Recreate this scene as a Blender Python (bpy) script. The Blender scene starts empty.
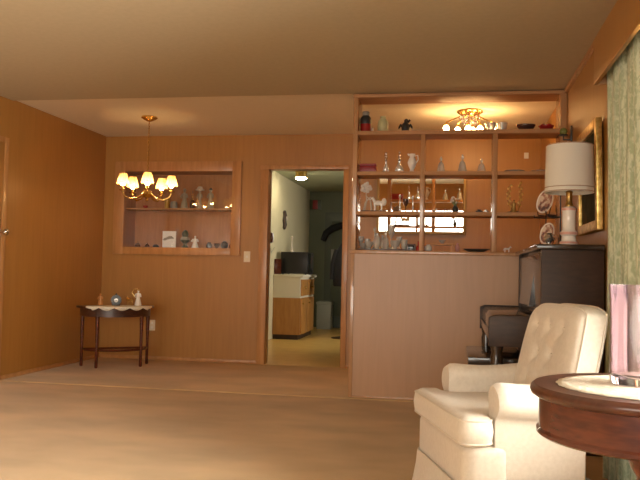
import bpy, bmesh, math, random
from mathutils import Vector, Matrix
random.seed(7)
sc = bpy.context.scene
COL = sc.collection
PI = math.pi
# ------------------------------------------------------------------ sizes of the place (metres)
H = 2.44            # ceiling
YD = 5.964          # front of the room divider
YB = 7.743          # back wall face
XL = -3.816         # left wall face
XR = 0.84           # right wall face
YR = -1.5           # rear wall face (behind the photographer)
FZ = 0.006           # raised dining floor

# ------------------------------------------------------------------ materials
def mat(name, col, rough=0.5, metal=0.0, spec=0.5, trans=0.0, ior=1.45, emit=None, estr=0.0, coat=0.0, sheen=0.0):
    m = bpy.data.materials.new(name); m.use_nodes = True
    b = m.node_tree.nodes['Principled BSDF']
    b.inputs['Base Color'].default_value = (*col, 1)
    b.inputs['Roughness'].default_value = rough
    b.inputs['Metallic'].default_value = metal
    b.inputs['Specular IOR Level'].default_value = spec
    b.inputs['Transmission Weight'].default_value = trans
    b.inputs['IOR'].default_value = ior
    b.inputs['Coat Weight'].default_value = coat
    b.inputs['Sheen Weight'].default_value = sheen
    if emit:
        b.inputs['Emission Color'].default_value = (*emit, 1)
        b.inputs['Emission Strength'].default_value = estr
    return m

def N(m, t, **kw):
    n = m.node_tree.nodes.new(t)
    for k, v in kw.items():
        if k in n.inputs: n.inputs[k].default_value = v
        else: setattr(n, k, v)
    return n

def noise_mat(name, c1, c2, scale=(1, 1, 1), nscale=5.0, detail=4.0, rough=0.5, lo=0.35, hi=0.65, bump=0.0, spec=0.5, coat=0.0, coords='Object', bscale=None, metal=0.0, sheen=0.0, dist=0.0):
    m = mat(name, c1, rough, metal, spec, coat=coat, sheen=sheen)
    nt = m.node_tree; L = nt.links; b = nt.nodes['Principled BSDF']
    if coords == 'World':
        g = N(m, 'ShaderNodeNewGeometry'); src = g.outputs['Position']
    else:
        g = N(m, 'ShaderNodeTexCoord'); src = g.outputs['Object']
    mp = N(m, 'ShaderNodeMapping'); mp.inputs['Scale'].default_value = scale
    L.new(src, mp.inputs['Vector'])
    no = N(m, 'ShaderNodeTexNoise', Scale=nscale, Detail=detail, Distortion=dist)
    L.new(mp.outputs['Vector'], no.inputs['Vector'])
    cr = N(m, 'ShaderNodeValToRGB')
    cr.color_ramp.elements[0].position = lo; cr.color_ramp.elements[0].color = (*c1, 1)
    cr.color_ramp.elements[1].position = hi; cr.color_ramp.elements[1].color = (*c2, 1)
    L.new(no.outputs['Fac'], cr.inputs['Fac']); L.new(cr.outputs['Color'], b.inputs['Base Color'])
    if bump:
        bp = N(m, 'ShaderNodeBump', Strength=bump, Distance=0.01)
        if bscale:
            n2 = N(m, 'ShaderNodeTexNoise', Scale=bscale, Detail=3.0); L.new(src, n2.inputs['Vector'])
            L.new(n2.outputs['Fac'], bp.inputs['Height'])
        else:
            L.new(no.outputs['Fac'], bp.inputs['Height'])
        L.new(bp.outputs['Normal'], b.inputs['Normal'])
    return m

def panel_wood(name, c1, c2, rough=0.38, coat=0.15):
    """varnished plywood with long vertical grain and slow tone changes from sheet to sheet"""
    m = mat(name, c1, rough, coat=coat); nt = m.node_tree; L = nt.links; b = nt.nodes['Principled BSDF']
    b.inputs['Coat Roughness'].default_value = 0.34
    g = N(m, 'ShaderNodeNewGeometry')
    mp = N(m, 'ShaderNodeMapping'); mp.inputs['Scale'].default_value = (9, 9, 0.55)
    L.new(g.outputs['Position'], mp.inputs['Vector'])
    n1 = N(m, 'ShaderNodeTexNoise', Scale=3.0, Detail=6.0, Distortion=0.6); L.new(mp.outputs['Vector'], n1.inputs['Vector'])
    mp2 = N(m, 'ShaderNodeMapping'); mp2.inputs['Scale'].default_value = (1.3, 1.3, 0.35)
    L.new(g.outputs['Position'], mp2.inputs['Vector'])
    n2 = N(m, 'ShaderNodeTexNoise', Scale=1.6, Detail=2.0); L.new(mp2.outputs['Vector'], n2.inputs['Vector'])
    mx = N(m, 'ShaderNodeMath', operation='MULTIPLY_ADD'); mx.inputs[1].default_value = 0.55
    L.new(n1.outputs['Fac'], mx.inputs[0])
    ml = N(m, 'ShaderNodeMath', operation='MULTIPLY'); ml.inputs[1].default_value = 0.45
    L.new(n2.outputs['Fac'], ml.inputs[0]); L.new(ml.outputs[0], mx.inputs[2])
    cr = N(m, 'ShaderNodeValToRGB')
    cr.color_ramp.elements[0].position = 0.36; cr.color_ramp.elements[0].color = (*c1, 1)
    cr.color_ramp.elements[1].position = 0.66; cr.color_ramp.elements[1].color = (*c2, 1)
    L.new(mx.outputs[0], cr.inputs['Fac']); L.new(cr.outputs['Color'], b.inputs['Base Color'])
    return m

def pane_mat(name, tint=(1, 1, 1)):
    """thin flat glass: clear, with a Fresnel reflection"""
    m = bpy.data.materials.new(name); m.use_nodes = True; nt = m.node_tree; nt.nodes.clear(); L = nt.links
    o = nt.nodes.new('ShaderNodeOutputMaterial'); mx = nt.nodes.new('ShaderNodeMixShader')
    t = nt.nodes.new('ShaderNodeBsdfTransparent'); t.inputs['Color'].default_value = (*tint, 1)
    g = nt.nodes.new('ShaderNodeBsdfGlossy'); g.inputs['Roughness'].default_value = 0.02
    fr = nt.nodes.new('ShaderNodeFresnel'); fr.inputs['IOR'].default_value = 1.5
    L.new(fr.outputs[0], mx.inputs[0]); L.new(t.outputs[0], mx.inputs[1]); L.new(g.outputs[0], mx.inputs[2]); L.new(mx.outputs[0], o.inputs['Surface'])
    return m

def translucent_mat(name, col, fac=0.5, emit=None):
    m = bpy.data.materials.new(name); m.use_nodes = True; nt = m.node_tree; nt.nodes.clear(); L = nt.links
    o = nt.nodes.new('ShaderNodeOutputMaterial'); mx = nt.nodes.new('ShaderNodeMixShader'); mx.inputs[0].default_value = fac
    d = nt.nodes.new('ShaderNodeBsdfDiffuse'); d.inputs['Color'].default_value = (*col, 1)
    t = nt.nodes.new('ShaderNodeBsdfTranslucent'); t.inputs['Color'].default_value = (*col, 1)
    L.new(d.outputs[0], mx.inputs[1]); L.new(t.outputs[0], mx.inputs[2]); L.new(mx.outputs[0], o.inputs['Surface'])
    return m

M = {}
M['wall'] = panel_wood('wall_plywood', (0.345, 0.158, 0.033), (0.405, 0.192, 0.044))
M['panel'] = panel_wood('divider_plywood', (0.41, 0.21, 0.082), (0.46, 0.24, 0.10), 0.42, 0.5)
M['trim'] = noise_mat('trim_wood', (0.40, 0.185, 0.062), (0.50, 0.25, 0.09), (6, 6, 0.8), 4, 4, 0.36, coords='World', coat=0.15)
M['shelf'] = noise_mat('shelf_wood', (0.42, 0.22, 0.10), (0.50, 0.27, 0.13), (0.8, 6, 6), 4, 4, 0.55, coords='World', spec=0.25)
M['post'] = noise_mat('post_wood', (0.42, 0.22, 0.10), (0.50, 0.27, 0.13), (6, 6, 0.8), 4, 4, 0.22, coords='World', coat=0.5)
M['carpet'] = noise_mat('carpet_pile', (0.50, 0.325, 0.135), (0.68, 0.45, 0.20), (1, 1.8, 1), 1.5, 6, 0.95, 0.34, 0.68, bump=0.5, bscale=260, coords='World', spec=0.1, sheen=0.3)
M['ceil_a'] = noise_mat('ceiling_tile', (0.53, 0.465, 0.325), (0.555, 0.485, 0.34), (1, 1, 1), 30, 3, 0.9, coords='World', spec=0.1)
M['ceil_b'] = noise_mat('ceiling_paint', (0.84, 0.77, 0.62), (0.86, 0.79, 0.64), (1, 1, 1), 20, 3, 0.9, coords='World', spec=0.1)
M['vinyl'] = noise_mat('kitchen_vinyl', (0.62, 0.38, 0.10), (0.70, 0.45, 0.14), (1, 1, 1), 6, 3, 0.3, coords='World')
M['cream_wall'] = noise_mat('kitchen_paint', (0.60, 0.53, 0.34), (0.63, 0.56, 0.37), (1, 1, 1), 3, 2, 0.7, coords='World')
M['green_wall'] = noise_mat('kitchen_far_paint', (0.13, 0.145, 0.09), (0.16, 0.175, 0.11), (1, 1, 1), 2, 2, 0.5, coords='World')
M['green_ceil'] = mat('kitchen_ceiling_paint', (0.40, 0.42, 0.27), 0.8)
M['white_wall'] = mat('rear_plaster', (0.62, 0.50, 0.36), 0.8)
M['mahog'] = noise_mat('mahogany', (0.065, 0.014, 0.007), (0.125, 0.029, 0.013), (3, 3, 14), 5, 5, 0.25, coat=0.4)
M['mahog_top'] = noise_mat('mahogany_top', (0.065, 0.022, 0.014), (0.10, 0.034, 0.02), (3, 14, 3), 5, 5, 0.3, coat=0.3)
M['dark_wood'] = noise_mat('dark_table_wood', (0.045, 0.016, 0.009), (0.085, 0.03, 0.014), (4, 4, 14), 5, 4, 0.3, coat=0.3)
M['piano'] = noise_mat('piano_lacquer', (0.030, 0.019, 0.013), (0.045, 0.028, 0.018), (3, 3, 10), 4, 4, 0.22, coat=0.5)
M['piano_brown'] = noise_mat('piano_side', (0.035, 0.018, 0.010), (0.055, 0.027, 0.014), (3, 3, 12), 4, 4, 0.5)
M['uphol'] = noise_mat('cream_upholstery', (0.64, 0.57, 0.47), (0.69, 0.62, 0.52), (1, 1, 1), 60, 4, 0.62, bump=0.12, bscale=320, sheen=0.3)
M['piping'] = mat('cream_piping', (0.68, 0.61, 0.51), 0.6)
M['lace'] = noise_mat('lace', (0.74, 0.68, 0.54), (0.86, 0.80, 0.66), (1, 1, 1), 90, 2, 0.9, bump=0.5)
M['brass'] = mat('brass', (0.72, 0.47, 0.15), 0.25, 1.0)
M['brass_dull'] = mat('aged_brass', (0.45, 0.30, 0.10), 0.4, 1.0)
M['mirror_frame'] = mat('dull_gilt', (0.30, 0.18, 0.06), 0.45, 0.5)
M['gold'] = noise_mat('gilt', (0.55, 0.34, 0.08), (0.85, 0.60, 0.22), (1, 1, 1), 30, 3, 0.35, metal=0.8)
M['chrome'] = mat('chrome', (0.75, 0.74, 0.72), 0.15, 1.0)
M['silver'] = mat('silver', (0.72, 0.70, 0.68), 0.25, 0.9)
M['glass'] = mat('clear_glass', (0.97, 0.98, 0.98), 0.03, trans=1.0, ior=1.5)
M['frost'] = mat('cut_glass', (0.95, 0.96, 0.93), 0.09, trans=0.72, ior=1.5)
M['smoke_glass'] = mat('smoked_glass', (0.16, 0.08, 0.06), 0.05, trans=0.6, ior=1.5)
M['purple'] = mat('mauve_glass', (0.91, 0.77, 0.85), 0.06, trans=0.96, ior=1.5)
M['pane'] = pane_mat('flat_pane')
M['mirror'] = mat('mirror_silver', (0.90, 0.88, 0.84), 0.01, 1.0)
M['white'] = mat('white_plastic', (0.80, 0.77, 0.70), 0.4)
M['ivory'] = mat('ivory_plate', (0.74, 0.66, 0.50), 0.4)
M['porcelain'] = mat('porcelain', (0.84, 0.80, 0.74), 0.15, coat=0.6)
M['pinkband'] = mat('rose_glaze', (0.62, 0.36, 0.30), 0.25)
M['shade'] = translucent_mat('lamp_shade_cloth', (0.92, 0.90, 0.83), 0.3)
M['shadetrim'] = mat('shade_braid', (0.46, 0.31, 0.20), 0.7)
M['candleshade'] = translucent_mat('pleated_candle_shade', (0.85, 0.60, 0.32), 0.6)
M['bulb'] = mat('lit_bulb', (1, 0.9, 0.7), 0.3, emit=(1.0, 0.60, 0.24), estr=105)
M['bulb2'] = mat('lit_globe_bulb', (1, 0.9, 0.7), 0.3, emit=(1.0, 0.57, 0.22), estr=100)
M['kglobe'] = mat('lit_frosted_lens', (1, 0.95, 0.8), 0.3, emit=(1.0, 0.88, 0.62), estr=85)
M['red'] = mat('dark_red', (0.30, 0.015, 0.018), 0.35)
M['redglaze'] = mat('red_glaze', (0.33, 0.02, 0.018), 0.2, coat=0.4)
M['black'] = mat('black', (0.014, 0.013, 0.013), 0.35)
M['blackgloss'] = mat('black_screen', (0.010, 0.011, 0.012), 0.12)
M['charcoal'] = mat('charcoal_glaze', (0.035, 0.035, 0.032), 0.35)
M['grey'] = mat('grey_glaze', (0.30, 0.29, 0.26), 0.4)
M['palegreen'] = mat('pale_celadon', (0.52, 0.50, 0.27), 0.4)
M['greenglass'] = mat('green_ball_glass', (0.30, 0.34, 0.10), 0.08, trans=0.5)
M['darkgreen'] = mat('dark_bronze_green', (0.06, 0.075, 0.035), 0.35)
M['amber'] = mat('amber_glaze', (0.50, 0.30, 0.05), 0.3)
M['stone'] = mat('stoneware', (0.33, 0.30, 0.23), 0.5)
M['bisque'] = mat('bisque', (0.62, 0.54, 0.44), 0.5)
M['orange'] = mat('orange_glaze', (0.62, 0.27, 0.08), 0.3)
M['pink'] = mat('dusty_pink', (0.55, 0.28, 0.26), 0.5)
M['leafgreen'] = mat('leaf_green', (0.13, 0.18, 0.06), 0.6)
M['petal'] = mat('pale_petals', (0.72, 0.66, 0.60), 0.7)
M['kitchen_wood'] = noise_mat('kitchen_cabinet_wood', (0.40, 0.18, 0.045), (0.48, 0.23, 0.06), (6, 6, 1), 4, 4, 0.4, coords='World')
M['kitchen_white'] = mat('kitchen_white_paint', (0.76, 0.72, 0.58), 0.45)
M['bin'] = mat('grey_bin_plastic', (0.34, 0.35, 0.31), 0.4)
M['cloth_dark'] = mat('dark_cloth', (0.018, 0.018, 0.022), 0.9)
M['paper'] = mat('paper', (0.72, 0.68, 0.60), 0.7)
M['sheet'] = mat('white_card', (0.92, 0.92, 0.90), 0.35)
M['steel'] = mat('steel', (0.5, 0.5, 0.48), 0.3, 1.0)

# curtain cloth: pale ground with a green leafy damask
def curtain_mat():
    m = mat('green_damask', (0.4, 0.45, 0.3), 0.85, sheen=0.2); nt = m.node_tree; L = nt.links; b = nt.nodes['Principled BSDF']
    g = N(m, 'ShaderNodeTexCoord')
    mp = N(m, 'ShaderNodeMapping'); mp.inputs['Scale'].default_value = (0, 2.4, 1.3); L.new(g.outputs['UV'], mp.inputs['Vector'])
    v = N(m, 'ShaderNodeTexNoise', Scale=1.0, Detail=3.0, Distortion=1.5); 
    mp.inputs['Scale'].default_value = (44, 24, 1); L.new(mp.outputs['Vector'], v.inputs['Vector'])
    w = N(m, 'ShaderNodeTexWave', Scale=2.0, Distortion=6.0, Detail=2.0); w.bands_direction = 'X'
    mp3 = N(m, 'ShaderNodeMapping'); mp3.inputs['Scale'].default_value = (4.5, 3, 1); L.new(g.outputs['UV'], mp3.inputs['Vector']); L.new(mp3.outputs['Vector'], w.inputs['Vector'])
    a = N(m, 'ShaderNodeMath', operation='MULTIPLY_ADD'); a.inputs[1].default_value = 0.22; L.new(w.outputs['Fac'], a.inputs[0]); L.new(v.outputs['Fac'], a.inputs[2])
    cr = N(m, 'ShaderNodeValToRGB'); e = cr.color_ramp.elements
    e[0].position = 0.50; e[0].color = (0.36, 0.42, 0.27, 1); e[1].position = 0.72; e[1].color = (0.58, 0.62, 0.46, 1)
    L.new(a.outputs[0], cr.inputs['Fac']); L.new(cr.outputs['Color'], b.inputs['Base Color'])
    return m
M['curtain'] = curtain_mat()

def painting_mat():
    m = mat('painted_canvas', (0.05, 0.05, 0.04), 0.75, spec=0.2); nt = m.node_tree; L = nt.links; b = nt.nodes['Principled BSDF']
    g = N(m, 'ShaderNodeTexCoord'); n = N(m, 'ShaderNodeTexNoise', Scale=6.0, Detail=5.0); L.new(g.outputs['Object'], n.inputs['Vector'])
    cr = N(m, 'ShaderNodeValToRGB'); e = cr.color_ramp.elements
    e[0].position = 0.35; e[0].color = (0.02, 0.018, 0.012, 1); e[1].position = 0.75; e[1].color = (0.16, 0.10, 0.045, 1)
    x = e.new(0.55); x.color = (0.05, 0.055, 0.03, 1)
    L.new(n.outputs['Fac'], cr.inputs['Fac']); L.new(cr.outputs['Color'], b.inputs['Base Color'])
    return m
M['painting'] = painting_mat()

def plate_mat():
    m = mat('painted_plate', (0.8, 0.75, 0.7), 0.15, coat=0.5); nt = m.node_tree; L = nt.links; b = nt.nodes['Principled BSDF']
    g = N(m, 'ShaderNodeTexCoord'); n = N(m, 'ShaderNodeTexNoise', Scale=26.0, Detail=2.0); L.new(g.outputs['Object'], n.inputs['Vector'])
    cr = N(m, 'ShaderNodeValToRGB'); e = cr.color_ramp.elements
    e[0].position = 0.40; e[0].color = (0.16, 0.10, 0.10, 1); e[1].position = 0.60; e[1].color = (0.72, 0.62, 0.52, 1)
    x = e.new(0.5); x.color = (0.42, 0.22, 0.17, 1)
    L.new(n.outputs['Fac'], cr.inputs['Fac']); L.new(cr.outputs['Color'], b.inputs['Base Color'])
    return m
M['plate'] = plate_mat()

# ------------------------------------------------------------------ mesh builder
class MB:
    def __init__(s): s.bm = bmesh.new(); s.uv = None
    def box(s, x0, x1, y0, y1, z0, z1, bev=0.0, seg=2):
        b = bmesh.new(); bmesh.ops.create_cube(b, size=1.0)
        for v in b.verts: v.co = Vector(((x0 + x1) / 2 + v.co.x * (x1 - x0), (y0 + y1) / 2 + v.co.y * (y1 - y0), (z0 + z1) / 2 + v.co.z * (z1 - z0)))
        if bev: bmesh.ops.bevel(b, geom=b.edges[:], offset=bev, segments=seg, affect='EDGES', profile=0.6)
        return s.add(b)
    def add(s, b, mtx=None):
        if mtx is not None: b.transform(mtx)
        me = bpy.data.meshes.new('t'); b.to_mesh(me); b.free(); s.bm.from_mesh(me); bpy.data.meshes.remove(me); return s
    def lathe(s, prof, c=(0, 0, 0), n=24, mtx=None, cap=True, sy=1.0):
        b = bmesh.new(); rings = []
        for r, z in prof:
            if r < 1e-5: rings.append([b.verts.new((0, 0, z))])
            else: rings.append([b.verts.new((r * math.cos(2 * PI * k / n), sy * r * math.sin(2 * PI * k / n), z)) for k in range(n)])
        for a, d in zip(rings, rings[1:]):
            for k in range(n):
                k2 = (k + 1) % n
                if len(a) == 1 and len(d) == 1: continue
                if len(a) == 1: b.faces.new((a[0], d[k], d[k2])) if False else b.faces.new((a[0], d[k2], d[k]))
                elif len(d) == 1: b.faces.new((a[k], a[k2], d[0]))
                else: b.faces.new((a[k], a[k2], d[k2], d[k]))
        if cap:
            if len(rings[0]) > 1: b.faces.new(rings[0][::-1])
            if len(rings[-1]) > 1: b.faces.new(rings[-1])
        bmesh.ops.recalc_face_normals(b, faces=b.faces[:])
        m = Matrix.Translation(c)
        if mtx is not None: m = m @ mtx
        return s.add(b, m)
    def ball(s, c, r, sx=1, sy=1, sz=1, n=16):
        b = bmesh.new(); bmesh.ops.create_uvsphere(b, u_segments=n, v_segments=max(6, n // 2 + 2), radius=r)
        return s.add(b, Matrix.Translation(c) @ Matrix.Diagonal((sx, sy, sz, 1)))
    def tube(s, pts, r, n=8, closed=False):
        pts = [Vector(p) for p in pts]; rs = r if isinstance(r, (list, tuple)) else [r] * len(pts)
        b = bmesh.new(); rings = []; up = Vector((0.13, 0.21, 0.97)).normalized(); K = len(pts)
        for i, p in enumerate(pts):
            if closed: t = pts[(i + 1) % K] - pts[i - 1]
            else: t = pts[min(i + 1, K - 1)] - pts[max(i - 1, 0)]
            t.normalize()
            a = up - t * up.dot(t)
            if a.length < 1e-3: a = Vector((1, 0, 0)) - t * t.x
            a.normalize(); c2 = t.cross(a); up = a
            rings.append([b.verts.new(p + (a * math.cos(2 * PI * k / n) + c2 * math.sin(2 * PI * k / n)) * rs[i]) for k in range(n)])
        for i in range(K if closed else K - 1):
            A, D = rings[i], rings[(i + 1) % K]
            for k in range(n): b.faces.new((A[k], A[(k + 1) % n], D[(k + 1) % n], D[k]))
        if not closed: b.faces.new(rings[0][::-1]); b.faces.new(rings[-1])
        bmesh.ops.recalc_face_normals(b, faces=b.faces[:])
        return s.add(b)
    def prism(s, outline, z0, z1, bev=0.0, seg=2, mtx=None, crown=0.0, cr_in=0.05):
        b = bmesh.new(); vs = [b.verts.new((x, y, z0)) for x, y in outline]; f = b.faces.new(vs)
        r = bmesh.ops.extrude_face_region(b, geom=[f]); nv = [g for g in r['geom'] if isinstance(g, bmesh.types.BMVert)]
        bmesh.ops.translate(b, verts=nv, vec=(0, 0, z1 - z0))
        bmesh.ops.recalc_face_normals(b, faces=b.faces[:])
        if bev:
            ed = [q for q in b.edges if len(outline) <= 10 or abs(q.verts[0].co.z - q.verts[1].co.z) < 1e-6]
            bmesh.ops.bevel(b, geom=ed, offset=bev, segments=seg, affect='EDGES', profile=0.6)
        if crown:
            tops = [f for f in b.faces if f.normal.z > 0.95 and f.calc_center_median().z > max(z0, z1) - 1e-3]
            bmesh.ops.inset_region(b, faces=tops, thickness=cr_in, depth=crown)
        return s.add(b, mtx)
    def grid(s, rows, closed_u=False, closed_v=False):
        b = bmesh.new(); g = [[b.verts.new(p) for p in r] for r in rows]; nr, nc = len(g), len(g[0])
        for i in range(nr if closed_v else nr - 1):
            for j in range(nc if closed_u else nc - 1):
                b.faces.new((g[i][j], g[i][(j + 1) % nc], g[(i + 1) % nr][(j + 1) % nc], g[(i + 1) % nr][j]))
        return s.add(b)
    def build(s, name, m, parent=None, smooth=True, loc=None, angle=40, fix=False):
        if fix:
            bmesh.ops.remove_doubles(s.bm, verts=s.bm.verts[:], dist=1e-5); bmesh.ops.recalc_face_normals(s.bm, faces=s.bm.faces[:])
        me = bpy.data.meshes.new(name); s.bm.to_mesh(me); s.bm.free()
        if smooth:
            me.polygons.foreach_set('use_smooth', [True] * len(me.polygons)); me.set_sharp_from_angle(angle=math.radians(angle))
        me.materials.append(m if not isinstance(m, str) else M[m])
        o = bpy.data.objects.new(name, me); COL.objects.link(o)
        if parent: o.parent = parent
        if loc: o.location = loc
        return o

def tag(o, label, cat, group=None, kind=None):
    o['label'] = label; o['category'] = cat
    if group: o['group'] = group
    if kind: o['kind'] = kind
    return o
def thing(name, label, cat, loc, rz=0.0, group=None):
    o = bpy.data.objects.new(name, None); COL.objects.link(o); o.location = loc; o.rotation_euler = (0, 0, rz); o.empty_display_size = 0.05
    return tag(o, label, cat, group)
def struct(name, mb, m, label, cat, parent=None, **kw):
    o = mb.build(name, m, parent, **kw)
    if parent is None: o['label'] = label; o['category'] = cat; o['kind'] = 'structure'
    return o
def lathe_thing(name, prof, m, label, cat, loc, group=None, n=24, sy=1.0, rz=0.0):
    o = MB().lathe(prof, n=n, sy=sy).build(name, m); o.location = loc; o.rotation_euler.z = rz
    return tag(o, label, cat, group)
def copy_tree(o, parent=None):
    c = o.copy(); COL.objects.link(c)
    if parent: c.parent = parent
    for ch in list(o.children): copy_tree(ch, c)
    return c

# ------------------------------------------------------------------ room shell
struct('floor', MB().box(XL - .15, XR + .15, YR - .15, 5.90, -.1, 0), 'carpet', 'tan carpet of the living room floor', 'floor', smooth=False)
struct('floor_dining', MB().box(XL - .15, XR + .15, 5.90, YB + .001, -.1, FZ, .004, 2), 'carpet', 'tan carpet of the slightly raised dining area', 'floor')
struct('floor_kitchen', MB().box(-2.58, 0.6, YB, 13.5, -.1, FZ), 'vinyl', 'yellowish vinyl floor seen through the kitchen doorway', 'floor', smooth=False)
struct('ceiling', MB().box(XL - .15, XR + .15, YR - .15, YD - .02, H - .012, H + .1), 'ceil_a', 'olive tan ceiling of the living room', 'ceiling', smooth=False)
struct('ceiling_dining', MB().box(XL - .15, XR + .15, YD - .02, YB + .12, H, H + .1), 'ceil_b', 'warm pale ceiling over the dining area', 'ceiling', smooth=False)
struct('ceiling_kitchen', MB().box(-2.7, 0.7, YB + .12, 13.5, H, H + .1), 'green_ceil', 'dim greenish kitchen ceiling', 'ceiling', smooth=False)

struct('wall_left', MB().box(XL - .15, XL, YR - .15, YB + .3, 0, H), 'wall', 'golden brown plywood wall at the left', 'wall', smooth=False)
DX0, DX1, DZ = -1.973, -1.133, 2.08
NX0, NX1, NZ0, NZ1 = -3.585, -2.335, 1.215, 2.06
wb = MB(); T = .12
wb.box(XL, NX0, YB, YB + T, 0, H); wb.box(NX0, NX1, YB, YB + T, 0, NZ0); wb.box(NX0, NX1, YB, YB + T, NZ1, H)
wb.box(NX1, DX0, YB, YB + T, 0, H); wb.box(DX0, DX1, YB, YB + T, DZ, H); wb.box(DX1, XR, YB, YB + T, 0, H)
struct('wall_back', wb, 'wall', 'golden brown plywood wall at the back with kitchen doorway', 'wall', smooth=False)
WY0, WY1, WZ0, WZ1 = 0.3, 3.45, 0.45, 2.05
wr = MB(); wr.box(XR, XR + .15, YR - .15, WY0, 0, H); wr.box(XR, XR + .15, WY1, YB + .3, 0, H); wr.box(XR, XR + .15, WY0, WY1, 0, WZ0); wr.box(XR, XR + .15, WY0, WY1, WZ1, H)
struct('wall_right', wr, 'wall', 'plywood wall at the right behind the piano', 'wall', smooth=False)
RX0, RX1, RZ0, RZ1 = -3.4, 0.45, 0.45, 1.88
wq = MB(); wq.box(XL, RX0, YR - .15, YR, 0, H); wq.box(RX1, XR, YR - .15, YR, 0, H); wq.box(RX0, RX1, YR - .15, YR, 0, RZ0); wq.box(RX0, RX1, YR - .15, YR, RZ1, H)
struct('wall_rear', wq, 'wall', 'plywood wall with the picture window behind the camera', 'wall', smooth=False)

def window(name, label, a0, a1, z0, z1, axis, pos, nm):
    f = MB(); w = .05; t = .05
    def bx(mb, u0, u1, za, zb, d=t):
        if axis == 'y': mb.box(u0, u1, pos - d / 2, pos + d / 2, za, zb)
        else: mb.box(pos - d / 2, pos + d / 2, u0, u1, za, zb)
    bx(f, a0, a1, z0, z0 + w); bx(f, a0, a1, z1 - w, z1); bx(f, a0, a0 + w, z0 + w, z1 - w); bx(f, a1 - w, a1, z0 + w, z1 - w)
    for k in range(1, nm): 
        u = a0 + (a1 - a0) * k / nm; bx(f, u - .025, u + .025, z0 + w, z1 - w)
    o = struct(name, f, 'trim', label, 'window', smooth=False)
    for k in range(nm):
        p = MB(); ua = a0 + (a1 - a0) * k / nm + (w if k == 0 else .025); ub = a0 + (a1 - a0) * (k + 1) / nm - (w if k == nm - 1 else .025)
        bx(p, ua, ub, z0 + w, z1 - w, .006); p.build('pane', 'pane', o, smooth=False)
    return o
window('window_1', 'wide picture window in the rear wall behind the camera', RX0, RX1, RZ0, RZ1, 'y', YR - .07, 3)
window('window_2', 'side window in the right wall beside the green curtain', WY0, WY1, WZ0, WZ1, 'x', XR + .08, 3)

# kitchen shell
KL, KF = -2.58, 13.3
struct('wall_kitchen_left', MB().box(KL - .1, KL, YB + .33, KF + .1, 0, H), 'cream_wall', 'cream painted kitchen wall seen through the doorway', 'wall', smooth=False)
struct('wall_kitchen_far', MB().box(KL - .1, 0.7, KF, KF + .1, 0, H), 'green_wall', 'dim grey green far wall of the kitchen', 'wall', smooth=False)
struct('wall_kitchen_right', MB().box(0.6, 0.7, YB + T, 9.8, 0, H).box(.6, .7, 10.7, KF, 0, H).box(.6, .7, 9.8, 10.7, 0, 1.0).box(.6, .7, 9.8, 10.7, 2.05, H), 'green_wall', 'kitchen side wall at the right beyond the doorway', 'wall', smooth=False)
window('added_kitchen_window', 'added kitchen window in the side wall, out of view, to brighten the kitchen', 9.8, 10.7, 1.0, 2.05, 'x', .65, 2)  # added out of view so daylight brightens the kitchen
d2 = MB(); d2.box(-2.28, -1.38, KF - .05, KF, FZ, 2.06)
door2 = struct('door_2', d2, mat('green_door_paint', (0.08, 0.095, 0.06), 0.35), 'dark greenish door in the far kitchen wall', 'door', smooth=False)
for zz in ((.2, .95), (1.1, 1.9)):
    MB().box(-2.16, -1.5, KF - .062, KF - .05, zz[0], zz[1], .006).build('door_panel', mat('door_panel_paint', (0.095, 0.11, 0.07), 0.35), door2)

# casings, baseboards
cs = MB(); cw = .066
cs.box(DX0 - cw, DX0 + .025, YB - .022, YB + T + .01, 0.0, DZ - .012, .003); cs.box(DX1 - .012, DX1 + .045, YB - .022, YB + T + .01, 0.0, DZ - .012, .003); cs.box(DX0 - cw, DX1 + .045, YB - .022, YB + T + .01, DZ - .012, DZ + .03, .004)
struct('trim_1', cs, 'trim', 'varnished wood casing around the kitchen doorway', 'door casing')
struct('baseboard_back', MB().box(XL + .001, DX0 - cw, YB - .014, YB, FZ, FZ + .035, .005).box(DX1 + .03, XR, YB - .014, YB, FZ, FZ + .035, .005), 'trim', 'thin wood baseboard along the back wall', 'baseboard')
struct('baseboard_left', MB().box(XL, XL + .014, 5.91, YB - .015, FZ, FZ + .035, .005).box(XL, XL + .014, YR, 4.87, 0, .04, .005), 'trim', 'thin wood baseboard along the left wall', 'baseboard')
struct('trim_2', MB().box(XR - .025, XR, YR, YD - .03, H - .045, H - .012, .006), 'trim', 'wood strip along the top of the right wall', 'trim')
# left door (only its far edge is in the picture)
dl = MB(); dl.box(XL, XL + .02, 4.94, 5.82, 0.01, 2.04, .003)
door1 = struct('door_1', dl, 'wall', 'varnished wood door at the far left of the picture', 'door')
dc = MB(); dc.box(XL, XL + .026, 5.82, 5.875, 0, 2.085, .004); dc.box(XL, XL + .026, 4.885, 4.94, 0, 2.085, .004); dc.box(XL, XL + .026, 4.94, 5.82, 2.04, 2.085, .004)
dc.build('door_casing', 'trim', door1)
dh = MB(); dh.box(XL + .02, XL + .028, 5.755, 5.795, 1.22, 1.38, .003); dh.tube([(XL + .028, 5.775, 1.27), (XL + .075, 5.775, 1.27)], .011, 10); dh.ball((XL + .092, 5.775, 1.27), .03, .8)
dh.build('door_handle', 'chrome', door1)

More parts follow.
